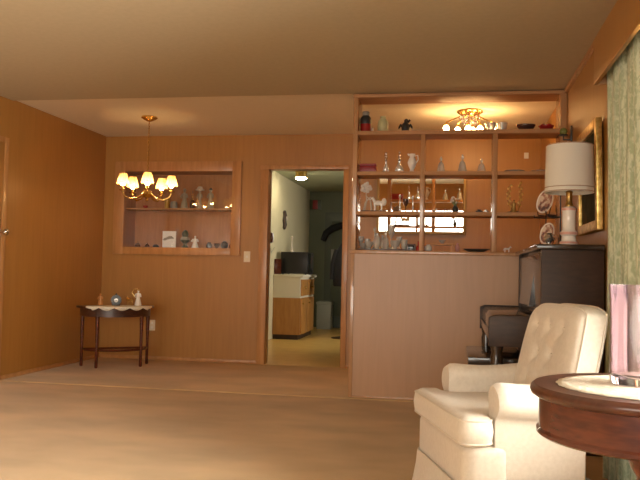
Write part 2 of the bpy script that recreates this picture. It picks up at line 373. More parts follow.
# ------------------------------------------------------------------ room divider with open shelves
rd = thing('room_divider', 'built-in wood room divider with open shelves above a plain panel', 'room divider', (0, YD, 0))
DD = .26; LX = -.813
MB().box(LX, XR, 0, DD, 0, 1.142).build('lower_panel', 'panel', rd, smooth=False)
MB().box(LX, LX + .03, -.008, 0, 0.0, 1.142, .003).build('corner_strip', 'post', rd)
MB().box(LX + .03, XR, -.008, 0, 0.0, .018, .003).build('base_strip', 'post', rd)
MB().box(LX - .012, XR, -.022, DD + .015, 1.142, 1.172, .006).build('counter', 'post', rd)
MB().box(LX, LX + .037, 0, DD, 1.172, 2.40, .004).build('post', 'post', rd)
MB().box(-.274, -.235, 0, DD, 1.172, 2.098, .006).build('post', 'post', rd)
MB().box(.284, .325, 0, DD, 1.172, 2.098, .006).build('post', 'post', rd)
MB().box(XR - .05, XR, 0, DD, 1.172, 2.40, .004).build('post', 'post', rd)
MB().box(LX - .004, XR, -.006, DD, 2.40, H - .013, .004).build('header', 'shelf', rd)
MB().box(LX + .037, XR - .05, 0, DD, 2.098, 2.13, .004).build('shelf', 'shelf', rd)
for x0, x1 in ((LX + .037, -.274), (-.235, .284), (.325, XR - .05)):
    for zt in (1.803, 1.483):
        MB().box(x0, x1, .004, DD, zt - .03, zt, .004).build('shelf', 'shelf', rd)

# mirror on the back wall behind the divider (leans forward a little at the top)
mx0, mx1, mz0, mz1 = -.765, .085, 1.425, 2.0
mir = thing('wall_mirror', 'wide mirror in a thin gilt frame on the back wall behind the divider shelves', 'mirror', ((mx0 + mx1) / 2, YB - .004, mz0))
mir.rotation_euler.x = math.radians(1.8)
mw, mh = (mx1 - mx0) / 2, mz1 - mz0
MB().box(-mw, mw, -.022, -.012, 0, mh).build('mirror_glass', 'mirror', mir, smooth=False)
fr = MB(); fr.box(-mw - .03, -mw, -.035, -.004, -.03, mh + .03, .006); fr.box(mw, mw + .03, -.035, -.004, -.03, mh + .03, .006); fr.box(-mw, mw, -.035, -.004, -.03, 0, .006); fr.box(-mw, mw, -.035, -.004, mh, mh + .03, .006)
fr.build('frame', 'mirror_frame', mir)

# ------------------------------------------------------------------ display niche in the back wall
ni = thing('display_niche', 'framed glass-fronted display niche set in the back wall left of the doorway', 'display niche', (0, YB, 0))
fr = MB(); a0, a1, c0, c1 = -3.69, -2.245, 1.14, 2.155
fr.box(a0, NX0 + .013, -.028, .0, c0, c1, .005); fr.box(NX1 - .013, a1, -.028, .0, c0, c1, .005); fr.box(NX0 + .013, NX1 - .013, -.028, .0, c0, NZ0 + .005, .005); fr.box(NX0 + .013, NX1 - .013, -.028, .0, NZ1 - .013, c1, .005)
fr.build('frame', 'trim', ni)
bx = MB(); e = .012
bx.box(NX0, NX1, .29, .30, NZ0, NZ1); bx.box(NX0, NX0 + e, .0, .29, NZ0, NZ1); bx.box(NX1 - e, NX1, .0, .29, NZ0, NZ1); bx.box(NX0 + e, NX1 - e, .0, .29, NZ0, NZ0 + .004); bx.box(NX0 + e, NX1 - e, .0, .29, NZ1 - e, NZ1)
bx.build('recess_lining', noise_mat('niche_lining', (0.38, 0.155, 0.05), (0.45, 0.19, 0.065), (8, 8, 1), 4, 4, 0.4, coords='World'), ni, smooth=False)
MB().box(NX0 + e, NX1 - e, .035, .29, 1.636, 1.652, .003).build('shelf', 'trim', ni)
mid = (NX0 + NX1) / 2
MB().box(NX0 + e, mid + .02, .012, .016, NZ0 + .005, NZ1 - e).build('glass_pane', 'pane', ni, smooth=False)
MB().box(mid - .02, NX1 - e, .022, .026, NZ0 + .005, NZ1 - e).build('glass_pane', 'pane', ni, smooth=False)

# ------------------------------------------------------------------ reusable little shapes
def vase_prof(w, h, kind='vase'):
    r = w / 2
    P = {
        'vase': [(.45, 0), (.55, .02), (.95, .3), (1, .5), (.8, .72), (.42, .86), (.5, 1), (.36, 1), (.3, .86), (.0, .85)],
        'bottle': [(.8, 0), (1, .03), (1, .34), (.75, .46), (.3, .56), (.24, .70), (.42, .74), (.24, .78), (.2, .84), (.42, .90), (.32, .97), (0, 1)],
        'bell': [(1, 0), (.98, .04), (.82, .15), (.66, .42), (.5, .58), (.2, .66), (.16, .72), (.32, .80), (.3, .88), (.12, .94), (.2, .98), (0, 1)],
        'bowl': [(.35, 0), (.4, .06), (.75, .35), (1, .9), (1, 1), (.94, 1), (.7, .45), (0, .2)],
        'tumbler': [(.72, 0), (.78, .03), (1, 1), (.9, 1), (.7, .12), (0, .1)],
        'goblet': [(.75, 0), (.7, .05), (.14, .12), (.12, .42), (.5, .52), (.95, .72), (1, 1), (.92, 1), (.8, .72), (0, .56)],
        'jar': [(.85, 0), (1, .05), (1, .66), (.8, .78), (.62, .8), (.62, .82)],
        'round': [(.5, 0), (.6, .02), (.92, .2), (1, .45), (.9, .72), (.55, .88), (.5, .93), (.58, 1), (.45, 1), (0, .92)],
        'candlestick': [(1, 0), (.95, .06), (.4, .12), (.25, .22), (.45, .3), (.22, .4), (.3, .62), (.2, .78), (.5, .86), (.55, .95), (.3, .96), (.28, 1), (0, 1)],
        'dish': [(.4, 0), (.45, .15), (.9, .6), (1, 1), (.92, 1), (.5, .35), (0, .3)],
        'pot': [(.6, 0), (.9, .15), (1, .45), (.8, .75), (.55, .85), (.6, 1), (.4, 1), (0, .8)],
    }[kind]
    return [(a * r, b * h) for a, b in P]

def figurine(name, label, h, w, m, loc, cat='figurine', parts=None, rz=0.0, base=None):
    """standing robed figure: robe, chest, two arms, head as one body; optional base"""
    t = thing(name, label, cat, loc, rz)
    b = MB(); r = w / 2
    b.lathe([(r * .9, 0), (r, .02 * h), (r * .78, .25 * h), (r * .5, .5 * h), (r * .62, .64 * h), (r * .6, .74 * h), (r * .22, .8 * h), (r * .2, .83 * h)], n=16, sy=.75)
    b.ball((0, 0, .90 * h), .085 * h + .001, .85, .9, 1.1, 12)
    for sg in (-1, 1):
        b.tube([(sg * r * .55, 0, .72 * h), (sg * r * .95, -r * .3, .56 * h), (sg * r * .35, -r * .75, .5 * h)], [r * .2, r * .17, r * .12], 8)
    b.build('body', m, t)
    hr = MB(); hr.ball((0, .006 * h, .925 * h), .092 * h, .9, .95, .9, 12); hr.build('hair', parts or m, t)
    if base: MB().lathe([(r * 1.05, -.0), (r * 1.1, .01), (r * 1.0, .02)], n=16).build('base', base, t)
    return t

def horse(name, label, L, m, loc, rz=0.0, cat='figurine'):
    """small standing animal figure"""
    o = MB()
    o.tube([(-.45 * L, 0, .62 * L), (-.3 * L, 0, .64 * L), (0, 0, .6 * L), (.28 * L, 0, .64 * L), (.40 * L, 0, .74 * L), (.52 * L, 0, .95 * L)], [.10 * L, .16 * L, .14 * L, .16 * L, .12 * L, .075 * L], 10)
    o.tube([(.50 * L, 0, .97 * L), (.60 * L, 0, .92 * L), (.72 * L, 0, .80 * L)], [.08 * L, .075 * L, .045 * L], 8)
    for sx in (-.34, .28):
        for sy in (-.09, .09):
            o.tube([(sx * L, sy * L, .58 * L), ((sx + .03) * L, sy * L, .3 * L), (sx * L, sy * L, 0)], [.075 * L, .04 * L, .035 * L], 8)
    o.tube([(-.45 * L, 0, .66 * L), (-.56 * L, 0, .5 * L), (-.58 * L, 0, .28 * L)], [.03 * L, .045 * L, .02 * L], 6)
    for sy in (-.03, .03): o.tube([(.5 * L, sy * L, 1.0 * L), (.5 * L, sy * 1.3 * L, 1.1 * L)], [.025 * L, .006 * L], 6)
    ob = o.build(name, m); ob.location = loc; ob.rotation_euler.z = rz
    return tag(ob, label, cat)

# ------------------------------------------------------------------ what stands in the niche
ny = YB + .09; z1, z0 = 1.652, 1.219
lathe_thing('amber_bottle', vase_prof(.058, .115, 'tumbler'), 'amber', 'short amber glass behind the chandelier, left on the upper niche shelf', 'glass', (-3.12, ny, z1))
lathe_thing('grey_mug', vase_prof(.075, .095, 'jar'), 'grey', 'stout grey jar beside the amber glass on the upper niche shelf', 'jar', (-3.04, ny, z1))
t = figurine('robed_figurine', 'grey robed figurine next to the grey jar on the upper niche shelf',   .22, .085, M['stone'], (-2.92, ny, z1), parts=M['stone'])
lathe_thing('dark_bottle', vase_prof(.05, .20, 'bottle'), 'smoke_glass', 'slim dark bottle between figurines on the upper niche shelf', 'bottle', (-2.838, ny + .03, z1))
t = figurine('round_headed_figurine', 'tallest grey figurine with a big pale round hat in the niche', .215, .07, M['stone'], (-2.745, ny, z1), parts=M['bisque'])
MB().lathe([(.045, 0), (.05, .008), (.03, .02), (.025, .04), (0, .045)], n=16).build('hat', M['bisque'], t).location = (0, 0, .2)
t = figurine('bearded_figurine', 'pale figurine with a dark top, last figure to the right on the upper niche shelf', .225, .075, M['stone'], (-2.62, ny, z1), parts=M['charcoal'])
lathe_thing('small_red_bowl', vase_prof(.06, .03, 'bowl'), 'redglaze', 'tiny red bowl at the left end of the upper niche shelf', 'bowl', (-3.37, ny, z1))
lathe_thing('little_brown_pot', vase_prof(.04, .04, 'pot'), 'mahog', 'tiny brown pot at the right end of the upper niche shelf', 'pot', (-2.39, ny + .03, z1))
# lower row
for i, (x, w, h, lab) in enumerate(((-3.447, .075, .07, 'small clear glass bell, leftmost on the niche floor'), (-3.335, .065, .055, 'small clear glass bell, second from the left on the niche floor'))):
    lathe_thing('glass_bell', vase_prof(w, h, 'bell'), 'glass', lab, 'glass bell', (x, ny, z0), 'glass bells in the niche')
lathe_thing('low_dark_dish', vase_prof(.07, .035, 'pot'), 'charcoal', 'low dark dish left of the white card in the niche', 'dish', (-3.235, ny, z0))
pc = thing('niche_card', 'white card with a dark hat shape standing in the niche', 'picture', (-3.095, ny + .03, z0))  # plain white card with a grey hat shape on its face
MB().box(-.078, .078, 0, .012, 0, .185, .003).build('card', 'sheet', pc)
hb = MB(); hb.prism([(-.07, .085), (-.06, .105), (-.03, .115), (.0, .13), (.03, .13), (.05, .115), (.055, .10), (.035, .102), (.01, .10), (-.02, .092), (-.05, .08)], 0, .003, mtx=Matrix.Translation((0, -.0005, 0)) @ Matrix.Rotation(PI / 2, 4, 'X'))
hb.build('hat_silhouette', 'grey', pc, smooth=False)
bu = thing('dark_bust', 'dark green bust with a pale collar beside the white card in the niche', 'bust', (-2.898, ny, z0))
MB().lathe([(.035, 0), (.038, .01), (.022, .03), (.02, .05), (.05, .075), (.052, .10), (.02, .118), (.018, .125)], n=18, sy=.8).ball((0, 0, .152), .042, .85, .95, 1.1).build('head', 'darkgreen', bu)
MB().lathe([(.036, .122), (.052, .10), (.054, .09)], n=18, sy=.85, cap=False).build('collar', 'stone', bu)
figurine('white_figurine', 'small white draped figurine right of the dark bust in the niche', .135, .085, M['porcelain'], (-2.783, ny, z0))
for x, w, h, k, mm, lab in ((-2.622, .066, .066, 'pot', 'charcoal', 'round charcoal pot, first of the row at the right of the niche floor'), (-2.534, .066, .055, 'dish', 'smoke_glass', 'shallow brown dish between two dark pots on the niche floor'), (-2.449, .08, .08, 'round', 'charcoal', 'largest round dark vase in the niche floor row'), (-2.376, .045, .055, 'vase', 'mahog', 'small brown vase at the right end of the niche floor')):
    lathe_thing({'dish': 'brown_dish', 'vase': 'brown_vase'}.get(k, 'dark_pot'), vase_prof(w, h, k), mm, lab, {'dish': 'dish'}.get(k, 'vase'), (x, ny, z0))

# ------------------------------------------------------------------ what stands on the divider
yd = YD + .12; S1, S2, S3, S4 = 2.13, 1.803, 1.483, 1.172
j = thing('lidded_jar', 'dark red jar with a black shoulder and grey lid on the top divider shelf', 'jar', (-.727, yd, S1))
MB().lathe([(.036, 0), (.043, .008), (.044, .075)], n=24).build('body', 'redglaze', j)
MB().lathe([(.044, .075), (.046, .09), (.045, .125), (.03, .145)], n=24).build('shoulder', 'charcoal', j)
MB().lathe([(.030, .145), (.031, .172), (.025, .180), (0, .182)], n=24).build('lid', 'grey', j)
cd = thing('small_candle', 'small pink white candle beside the red jar on the top divider shelf', 'candle', (-.670, yd, S1))
MB().lathe([(.011, 0), (.011, .042), (0, .043)], n=14).build('wax', 'bisque', cd); MB().tube([(0, 0, .042), (.001, 0, .052)], .0014, 6).build('wick', 'black', cd)
lathe_thing('celadon_vase', vase_prof(.09, .135, 'round'), 'palegreen', 'round pale green vase on the top divider shelf', 'vase', (-.585, yd, S1))
cat_ = thing('dark_bird_figurine', 'dark figurine with raised wings on the top divider shelf', 'figurine', (-.402, yd, S1))
b = MB(); b.lathe([(.022, 0), (.03, .01), (.034, .04), (.03, .07), (.012, .088)], n=16); b.ball((.006, -.005, .098), .018); b.tube([(.02, -.008, .098), (.036, -.012, .093)], [.006, .001], 6); b.build('body', 'charcoal', cat_)
for sg in (-1, 1):
    MB().tube([(sg * .02, 0, .05), (sg * .042, .004, .066), (sg * .05, .006, .05), (sg * .056, .006, .035)], [.014, .012, .009, .003], 8).build('wing', 'charcoal', cat_)
MB().tube([(.02, .0, .085), (.034, .0, .108), (.04, .0, .10)], [.007, .009, .003], 8).build('crest', 'charcoal', cat_)
for k, (x, h) in enumerate(((-.342, .04), (-.318, .03), (-.292, .035))):
    o = MB().lathe(vase_prof(.02, h, 'bell'), n=12).build('tiny_glass_bell', 'porcelain'); o.location = (x, yd - .02 + .02 * k, S1)
    tag(o, ('tiny white bell right beside the dark bird figurine', 'shortest tiny white bell, between two others right of the dark bird', 'tiny white bell farthest from the dark bird figurine')[k], 'ornament', 'tiny white bells')
for k, x in enumerate((.272, .362)):
    lathe_thing('cut_glass_tumbler', vase_prof(.084, .072, 'tumbler'), 'frost', ('cut glass tumbler close to the ceiling light globes on the top shelf', 'cut glass tumbler beside the dark bowl on the top shelf')[k], 'tumbler', (x, yd, S1), 'cut glass tumblers on the top shelf')
lathe_thing('dark_oval_bowl', vase_prof(.148, .055, 'bowl'), 'smoke_glass', 'dark brown oval bowl on the top divider shelf', 'bowl', (.545, yd, S1), sy=.7)
rb = lathe_thing('red_bowl', vase_prof(.12, .045, 'bowl'), 'redglaze', 'dark red bowl with fruit at the right end of the top divider shelf', 'bowl', (.70, yd, S1))
for k, (dx, dy) in enumerate(((-.025, .0), (.022, -.012), (.005, .025))):
    tag(MB().ball((0, 0, 0), .02).build('red_ball_fruit', 'red', loc=(.70 + dx, yd + dy, S1 + .042)), ('small red fruit at the left side of the red bowl', 'small red fruit at the right side of the red bowl', 'small red fruit at the back of the red bowl')[k], 'fruit', 'fruit in the red bowl')
# second shelf
bk = thing('red_box', 'flat-topped dark red box at the left end of the second divider shelf', 'box', (-.70, yd, S2))
MB().box(-.066, .066, -.04, .04, 0, .058, .003).build('box', 'red', bk); MB().box(-.068, .068, -.042, .042, .058, .074, .003).build('lid', 'red', bk)
def decanter(x, w, h, lab, grp):
    t = thing('stoppered_bottle', lab, 'bottle', (x, yd, S2), group=grp); r = w / 2
    MB().lathe([(r * .9, 0), (r, .01), (r * .95, .2 * h), (r * .5, .36 * h), (r * .3, .44 * h), (r * .28, .56 * h), (r * .45, .58 * h)], n=18).build('body', 'frost', t)
    MB().ball((0, 0, .65 * h), .06 * h).ball((0, 0, .78 * h), .075 * h).ball((0, 0, .93 * h), .06 * h).build('stopper', 'chrome', t)
decanter(-.556, .056, .172, 'slim glass bottle with beaded stopper beside the red box', 'stoppered glass bottles on the second shelf')
decanter(-.447, .075, .18, 'wider glass bottle with beaded stopper next to the ewer', 'stoppered glass bottles on the second shelf')
ew = thing('glass_ewer', 'pale glass ewer with a handle on the second divider shelf', 'ewer', (-.345, yd, S2))
MB().lathe([(.022, 0), (.026, .008), (.014, .025), (.03, .06), (.037, .085), (.026, .115), (.018, .13), (.028, .155), (.024, .155), (.014, .13), (0, .128)], n=20).build('body', 'porcelain', ew)
MB().tube([(.024, 0, .14), (.045, 0, .145), (.05, 0, .11), (.034, 0, .085)], .005, 8).build('handle', 'porcelain', ew)
MB().tube([(-.022, 0, .145), (-.036, 0, .158)], [.01, .005], 8).build('spout', 'porcelain', ew)
for k, (x, w, h, lab) in enumerate(((-.113, .08, .135, 'cut glass bell left of the middle one on the second shelf'), (.056, .085, .15, 'tallest cut glass bell, below the ceiling light on the second shelf'), (.206, .082, .118, 'shortest cut glass bell, nearest the right post on the second shelf'))):
    lathe_thing('cut_glass_bell', vase_prof(w, h, 'bell'), 'frost', lab, 'glass bell', (x, yd, S2), 'cut glass bells on the second shelf')
for k, (x, w) in enumerate(((.46, .16), (.66, .15))):
    lathe_thing('glass_platter', [(w * .3, 0), (w * .33, .004), (w * .5, .016), (w * .48, .018), (w * .3, .008), (0, .007)], 'frost', ('flat glass platter near the right post on the second shelf', 'flat glass platter near the lamp shade on the second shelf')[k], 'platter', (x, yd, S2), 'glass platters on the second shelf')
# third shelf
fb = thing('flower_horse_group', 'figurine group with a large pale blossom and a small horse on a dark base', 'figurine', (-.647, yd, S3))
MB().box(-.108, .104, -.035, .035, 0, .014, .004).build('base', 'dark_wood', fb)
st = MB(); st.tube([(-.075, 0, .014), (-.062, 0, .09), (-.066, 0, .17)], [.006, .005, .004], 8); st.tube([(-.085, 0, .014), (-.072, 0, .08), (-.055, 0, .11)], [.005, .005, .004], 8); st.tube([(-.02, 0, .014), (-.03, 0, .10), (-.06, .0, .13)], [.007, .006, .004], 8)
st.tube([(-.062, 0, .09), (-.03, 0, .125), (.0, 0, .115)], [.005, .004, .004], 8)
st.build('stem', 'bisque', fb)
bl = MB()
for k in range(14):
    a = k * 2.4; rr = .034 * math.sqrt((k + .5) / 14) * 1.1
    bl.ball((-.066 + rr * math.cos(a), -.012 + .012 * math.sin(k), .20 + rr * math.sin(a)), .016, 1, .6, 1, 10)
bl.build('blossom', 'petal', fb)
hs = MB(); Lh = .085
hs.tube([(.0, 0, .072), (.03, 0, .078), (.062, 0, .075)], [.018, .022, .019], 10); hs.tube([(.006, 0, .085), (-.012, 0, .118), (-.034, 0, .104)], [.014, .012, .006], 8)
for sx in (.006, .06):
    for sy in (-.01, .01): hs.tube([(sx, sy, .072), (sx + .004, sy, .04), (sx, sy, .012)], [.010, .006, .005], 7)
hs.ball((.082, -.004, .085), .026, .8, .7, 1.25, 12)
hs.build('horse', 'porcelain', fb)
for k, (x, h, mm, lab) in enumerate(((-.44, .15, 'frost', 'slim glass candlestick at left on the third shelf, standing in for a mirror reflection'), (-.335, .14, 'frost', 'slim glass candlestick beside the middle post, standing in for a mirror reflection'))):
    lathe_thing('reflection_candlestick', vase_prof(.045, h, 'candlestick'), mm, lab, 'candlestick', (x, yd + .04, S3), 'glass candlesticks standing in for mirror reflections', 18)  # solid candlesticks modelled in place of reflections in the mirror
lathe_thing('dark_goblet', vase_prof(.045, .11, 'goblet'), 'smoke_glass', 'dark goblet between two glass candlesticks on the third shelf', 'goblet', (-.39, yd, S3), n=20)
ft = thing('dark_floral_ornament', 'dark ornament with pale flowers at the mirror edge on the third shelf', 'ornament', (.005, yd, S3))
MB().lathe(vase_prof(.05, .06, 'pot'), n=18).build('pot', 'charcoal', ft)
f_ = MB(); rnd = random.Random(3)
for k in range(9): f_.tube([(0, 0, .05), (rnd.uniform(-.035, .035), rnd.uniform(-.02, .02), rnd.uniform(.08, .13))], [.003, .002], 5)
f_.build('stem', 'leafgreen', ft)
f_ = MB(); rnd = random.Random(3)
for k in range(9): f_.ball((rnd.uniform(-.035, .035), rnd.uniform(-.02, .02), rnd.uniform(.08, .13)), .009, n=10)
f_.build('flower', 'petal', ft)
for k, (x, mm) in enumerate(((-.16, 'bisque'), (-.09, 'pink'), (-.045, 'petal'))):
    horse('small_animal_figurine', ('small bisque animal right of the middle post on the third shelf', 'small pink animal in the row before the mirror on the third shelf', 'small pale animal beside the dark floral ornament')[k], .034, M[mm], (x, yd, S3), 0.3 * k)['group'] = 'small animals before the mirror'
def car(x, L, mm, lab):
    t = thing('toy_car', lab, 'toy car', (x, yd, S3), group='toy cars on the third shelf')
    MB().box(-L / 2, L / 2, -.014, .014, .006, .018, .004).box(-L * .25, L * .28, -.012, .012, .018, .029, .004).build('car_body', mm, t)
    for sx in (-.3, .3):
        for sy in (-.014, .014): MB().tube([(sx * L, sy - .002, .007), (sx * L, sy + .002, .007)], .007, 12).build('wheel', 'black', t)
car(.19, .052, 'black', 'black toy car on the third shelf'); car(.243, .045, 'silver', 'silver toy car beside the black one on the third shelf')
go = thing('gilt_tree_ornament', 'tall gilt ornament with curling branches on a dark base in the right bay', 'ornament', (.465, yd, S3))
MB().lathe([(.055, 0), (.058, .01), (.03, .018), (0, .02)], n=20, sy=.7).build('base', 'dark_wood', go)
g = MB()
for sg, top in ((-1, .235), (1, .262)):
    pts = [(sg * .022, 0, .018)]
    for k in range(1, 12):
        u = k / 11; pts.append((sg * (.022 + .026 * math.sin(u * PI * .9)) , .008 * math.sin(k), .018 + (top - .018) * u))
    g.tube(pts, [.006 - .003 * (k / 11) for k in range(12)], 7)
    for k in range(2, 11):
        p = pts[k]; g.ball((p[0] + .010 * (-1) ** k, p[1] - .008, p[2]), .009, 1, .6, 1.3, 8)
g.build('branch', 'gold', go)
figurine('seated_gilt_figure', 'little brown gilt figure under the branches of the gilt ornament', .10, .045, M['brass_dull'], (.455, yd - .062, S3), parts=M['mahog'])
# bottom row on the counter
ct = thing('long_tray', 'long dark tray full of cut glass on the divider counter', 'tray', (-.565, yd, S4))
MB().box(-.205, .205, -.075, .075, 0, .012, .004).build('tray', 'dark_wood', ct)
ZT = S4 + .012
cg = [('goblet', -.745, .05, .10, 'cut glass goblet at the left end of the long tray'), ('dish', -.68, .075, .06, 'wide cut glass dish second along the long tray'), ('vase', -.615, .062, .13, 'cut glass vase third along the long tray'), ('bell', -.545, .07, .15, 'tall cut glass bell just left of the tall stemmed glass on the long tray'), ('dish', -.468, .085, .07, 'wide cut glass dish right of the tray centre'), ('tumbler', -.395, .055, .08, 'cut glass tumbler at the right end of the long tray')]
for k, x, w, h, lab in cg:
    lathe_thing('cut_glass_' + {'bell': 'bell', 'vase': 'vase', 'dish': 'dish', 'goblet': 'goblet', 'tumbler': 'tumbler'}[k], vase_prof(w, h, k), 'frost', lab, {'bell': 'glass bell'}.get(k, k), (x, yd - .02, ZT), 'cut glass on the long tray', 20)
for k, (kk, x, w, h, lab) in enumerate((('dish', -.735, .07, .05, 'low cut glass dish at the back left corner of the long tray'), ('tumbler', -.70, .05, .085, 'cut glass tumbler behind the two leftmost pieces of the long tray'), ('vase', -.575, .05, .115, 'slim cut glass vase at the back middle of the long tray'), ('goblet', -.44, .05, .105, 'cut glass goblet at the back right of the long tray'), ('dish', -.395, .06, .05, 'small cut glass dish at the back right corner of the long tray'))):
    lathe_thing('cut_glass_' + kk, vase_prof(w, h, kk), 'frost', lab, kk, (x, yd + .048, ZT), 'cut glass on the long tray', 20)
lathe_thing('tall_stemmed_glass', vase_prof(.06, .20, 'goblet'), 'frost', 'tallest stemmed glass at the back of the long tray', 'goblet', (-.505, yd + .045, ZT), n=20)
lathe_thing('thin_candlestick', vase_prof(.05, .18, 'candlestick'), 'frost', 'thin glass candlestick at the back left of the long tray', 'candlestick', (-.64, yd + .045, ZT), n=20)
db = thing('small_dark_box', 'small dark framed box at the foot of the middle post on the counter', 'box', (-.338, yd - .03, S4))
MB().box(-.034, .034, -.02, .02, 0, .058, .003).build('case', 'dark_wood', db)
MB().box(-.024, .024, -.0235, -.02, .012, .046, .001).build('face', 'blackgloss', db)
lathe_thing('red_ornament', vase_prof(.036, .08, 'bottle'), 'redglaze', 'little red bottle by the small dark box on the counter', 'bottle', (-.282, yd - .05, S4), n=16)
sd = thing('low_stand', 'low wooden stand with four short legs on the counter', 'stand', (-.095, yd, S4))
MB().box(-.085, .085, -.04, .04, .05, .064, .003).build('top', 'kitchen_wood', sd)
for sx in (-.072, .072):
    for sy in (-.03, .03): MB().box(sx - .007, sx + .007, sy - .007, sy + .007, 0, .05).build('leg', 'kitchen_wood', sd, smooth=False)
lathe_thing('glass_dish', vase_prof(.06, .03, 'dish'), 'frost', 'small clear dish on top of the low wooden stand', 'dish', (-.095, yd, S4 + .064), n=20)
lathe_thing('white_rose_bowl', vase_prof(.06, .055, 'round'), 'porcelain', 'round white bowl between middle post and low stand on the counter', 'bowl', (-.205, yd, S4), n=20)
lathe_thing('pink_vase', vase_prof(.035, .07, 'vase'), 'pink', 'small pink vase right of the low stand on the counter', 'vase', (.025, yd, S4), n=18)
lathe_thing('oval_dark_dish', [(.06, 0), (.065, .005), (.105, .024), (.100, .027), (.06, .010), (0, .009)], 'charcoal', 'long dark oval dish before the right post on the counter', 'dish', (.172, yd, S4), sy=.55)
o = horse('white_lamb_figurine', 'small white animal figurine on the counter right of the right post', .05, M['porcelain'], (.41, yd, S4), 0.2)
# green glass ball on its bracket, on the right wall above the lamp
gb = thing('hanging_glass_ball', 'green glass ball on a dark bracket on the right wall above the lamp', 'ornament', (XR, 5.72, 2.0))
MB().ball((-.06, 0, .061), .028).build('ball', 'greenglass', gb)
MB().box(-.012, 0, -.025, .025, -.02, .10, .003).tube([(-.006, 0, .0), (-.06, 0, .0), (-.06, 0, .035)], .007, 8).lathe([(.03, .028), (.034, .036), (.02, .036)], (-.06, 0, 0), 14).build('bracket', 'charcoal', gb)

# ------------------------------------------------------------------ switch plates
def plate(name, lab, cat, loc, holes, m='ivory', w=.035, h=.057):
    t = thing(name, lab, cat, loc)
    MB().box(-w, w, -.006, 0, -h, h, .003).build('plate', m, t)
    for dz in holes: MB().box(-.012, .012, -.010, -.006, dz - .012, dz + .012, .002).build('socket' if len(holes) > 1 else 'toggle', 'white', t)
plate('light_switch', 'ivory light switch plate between niche and doorway', 'light switch', (-2.168, YB, 1.135), (0,))
plate('wall_outlet', 'ivory wall outlet low on the back wall by the half-round table', 'outlet', (-3.212, YB, .375), (.025, -.025))
plate('wall_thermostat', 'small white control on the back wall seen behind the divider near the lamp', 'thermostat', (.70, YB, 2.20), (0,), 'white', .022, .03)

# ------------------------------------------------------------------ chandelier
ch = thing('chandelier', 'brass five-arm chandelier with small pleated shades hanging before the niche', 'chandelier', (-2.892, 6.75, H))
DZC = -.04
MB().lathe([(.0, -.0), (.075, -.0), (.078, -.012), (.05, -.03), (.02, -.045), (0, -.047)], n=24).build('canopy', 'brass', ch)
cm = MB()
zc0, zc1 = -.045, -.545; nl = 22
for k in range(nl):
    z = zc0 + (zc1 - zc0) * (k + .5) / nl; ring = []
    for q in range(10):
        a = 2 * PI * q / 10; x, zz = .007 * math.cos(a), .0145 * math.sin(a)
        ring.append((x, 0, z + zz) if k % 2 else (0, x, z + zz))
    cm.tube(ring, .0025, 5, closed=True)
cm.build('chain', 'brass', ch)
MB().lathe([(0, -.50), (.012, -.505), (.012, -.54), (.03, -.56), (.035, -.585), (.016, -.61), (.014, -.66), (.04, -.685), (.05, -.705), (.035, -.73), (.012, -.745), (.018, -.76), (0, -.775)], (0, 0, DZC), n=20).build('column', 'brass', ch)
for k in range(5):
    a = -1.166 + k * 2 * PI / 5
    c, s_ = math.cos(a), math.sin(a); R = .235
    P = lambda r, z: (r * c, r * s_, z + DZC)
    arm = MB().tube([P(.03, -.70), P(.09, -.745), P(.16, -.76), P(.215, -.735), P(R, -.70), P(R, -.685)], .0075, 8).lathe([(.0, -.69), (.03, -.685), (.034, -.675), (.012, -.67), (.011, -.63), (0, -.63)], (R * c, R * s_, DZC), 16).build('arm', 'brass', ch)
    MB().ball((R * c, R * s_, -.618 + DZC), .021, 1, 1, 1.35, 14).build('bulb', 'bulb', arm)
    shp = []
    for (r, z) in ((.058, -.625), (.055, -.61), (.046, -.57), (.036, -.535), (.034, -.525)):
        shp.append([((r * (1 + .035 * math.cos(q * PI))) * math.cos(2 * PI * q / 40) + R * c, (r * (1 + .035 * math.cos(q * PI))) * math.sin(2 * PI * q / 40) + R * s_, z + DZC) for q in range(40)])
    MB().grid(shp, closed_u=True).build('lamp_shade', 'candleshade', arm)

# ------------------------------------------------------------------ ceiling light behind the divider
cl = thing('crystal_ceiling_light', 'crystal ceiling light with clear globes, seen over the top divider shelf', 'ceiling light', (.121, 6.72, H))
MB().lathe([(0, 0), (.11, 0), (.115, -.012), (.09, -.03), (.04, -.04), (0, -.042)], n=28).build('base_plate', 'brass', cl)
cr = MB()
for rr, nn, z in ((.085, 14, -.06), (.07, 12, -.085), (.045, 9, -.108)):
    for k in range(nn):
        a = 2 * PI * k / nn; cr.lathe([(0, .018), (.011, .004), (.008, -.012), (0, -.02)], (rr * math.cos(a), rr * math.sin(a), z), 6)
cr.build('crystal_drops', 'glass', cl, angle=10)
for k, (dx, dy, dz) in enumerate(((-.205, -.02, -.155), (-.105, .05, -.16), (-.015, -.075, -.172), (.088, -.03, -.165), (.20, .04, -.15), (.03, .12, -.15))):
    a = MB().tube([(dx * .25, dy * .25, -.035), (dx * .7, dy * .7, -.075), (dx, dy, dz + .055), (dx, dy, dz + .03)], .006, 8).lathe([(.012, .028), (.016, .034), (.01, .05)], (dx, dy, dz), 12).build('arm', 'brass', cl)
    MB().ball((dx, dy, dz), .026, n=16).build('bulb', 'bulb2', a)

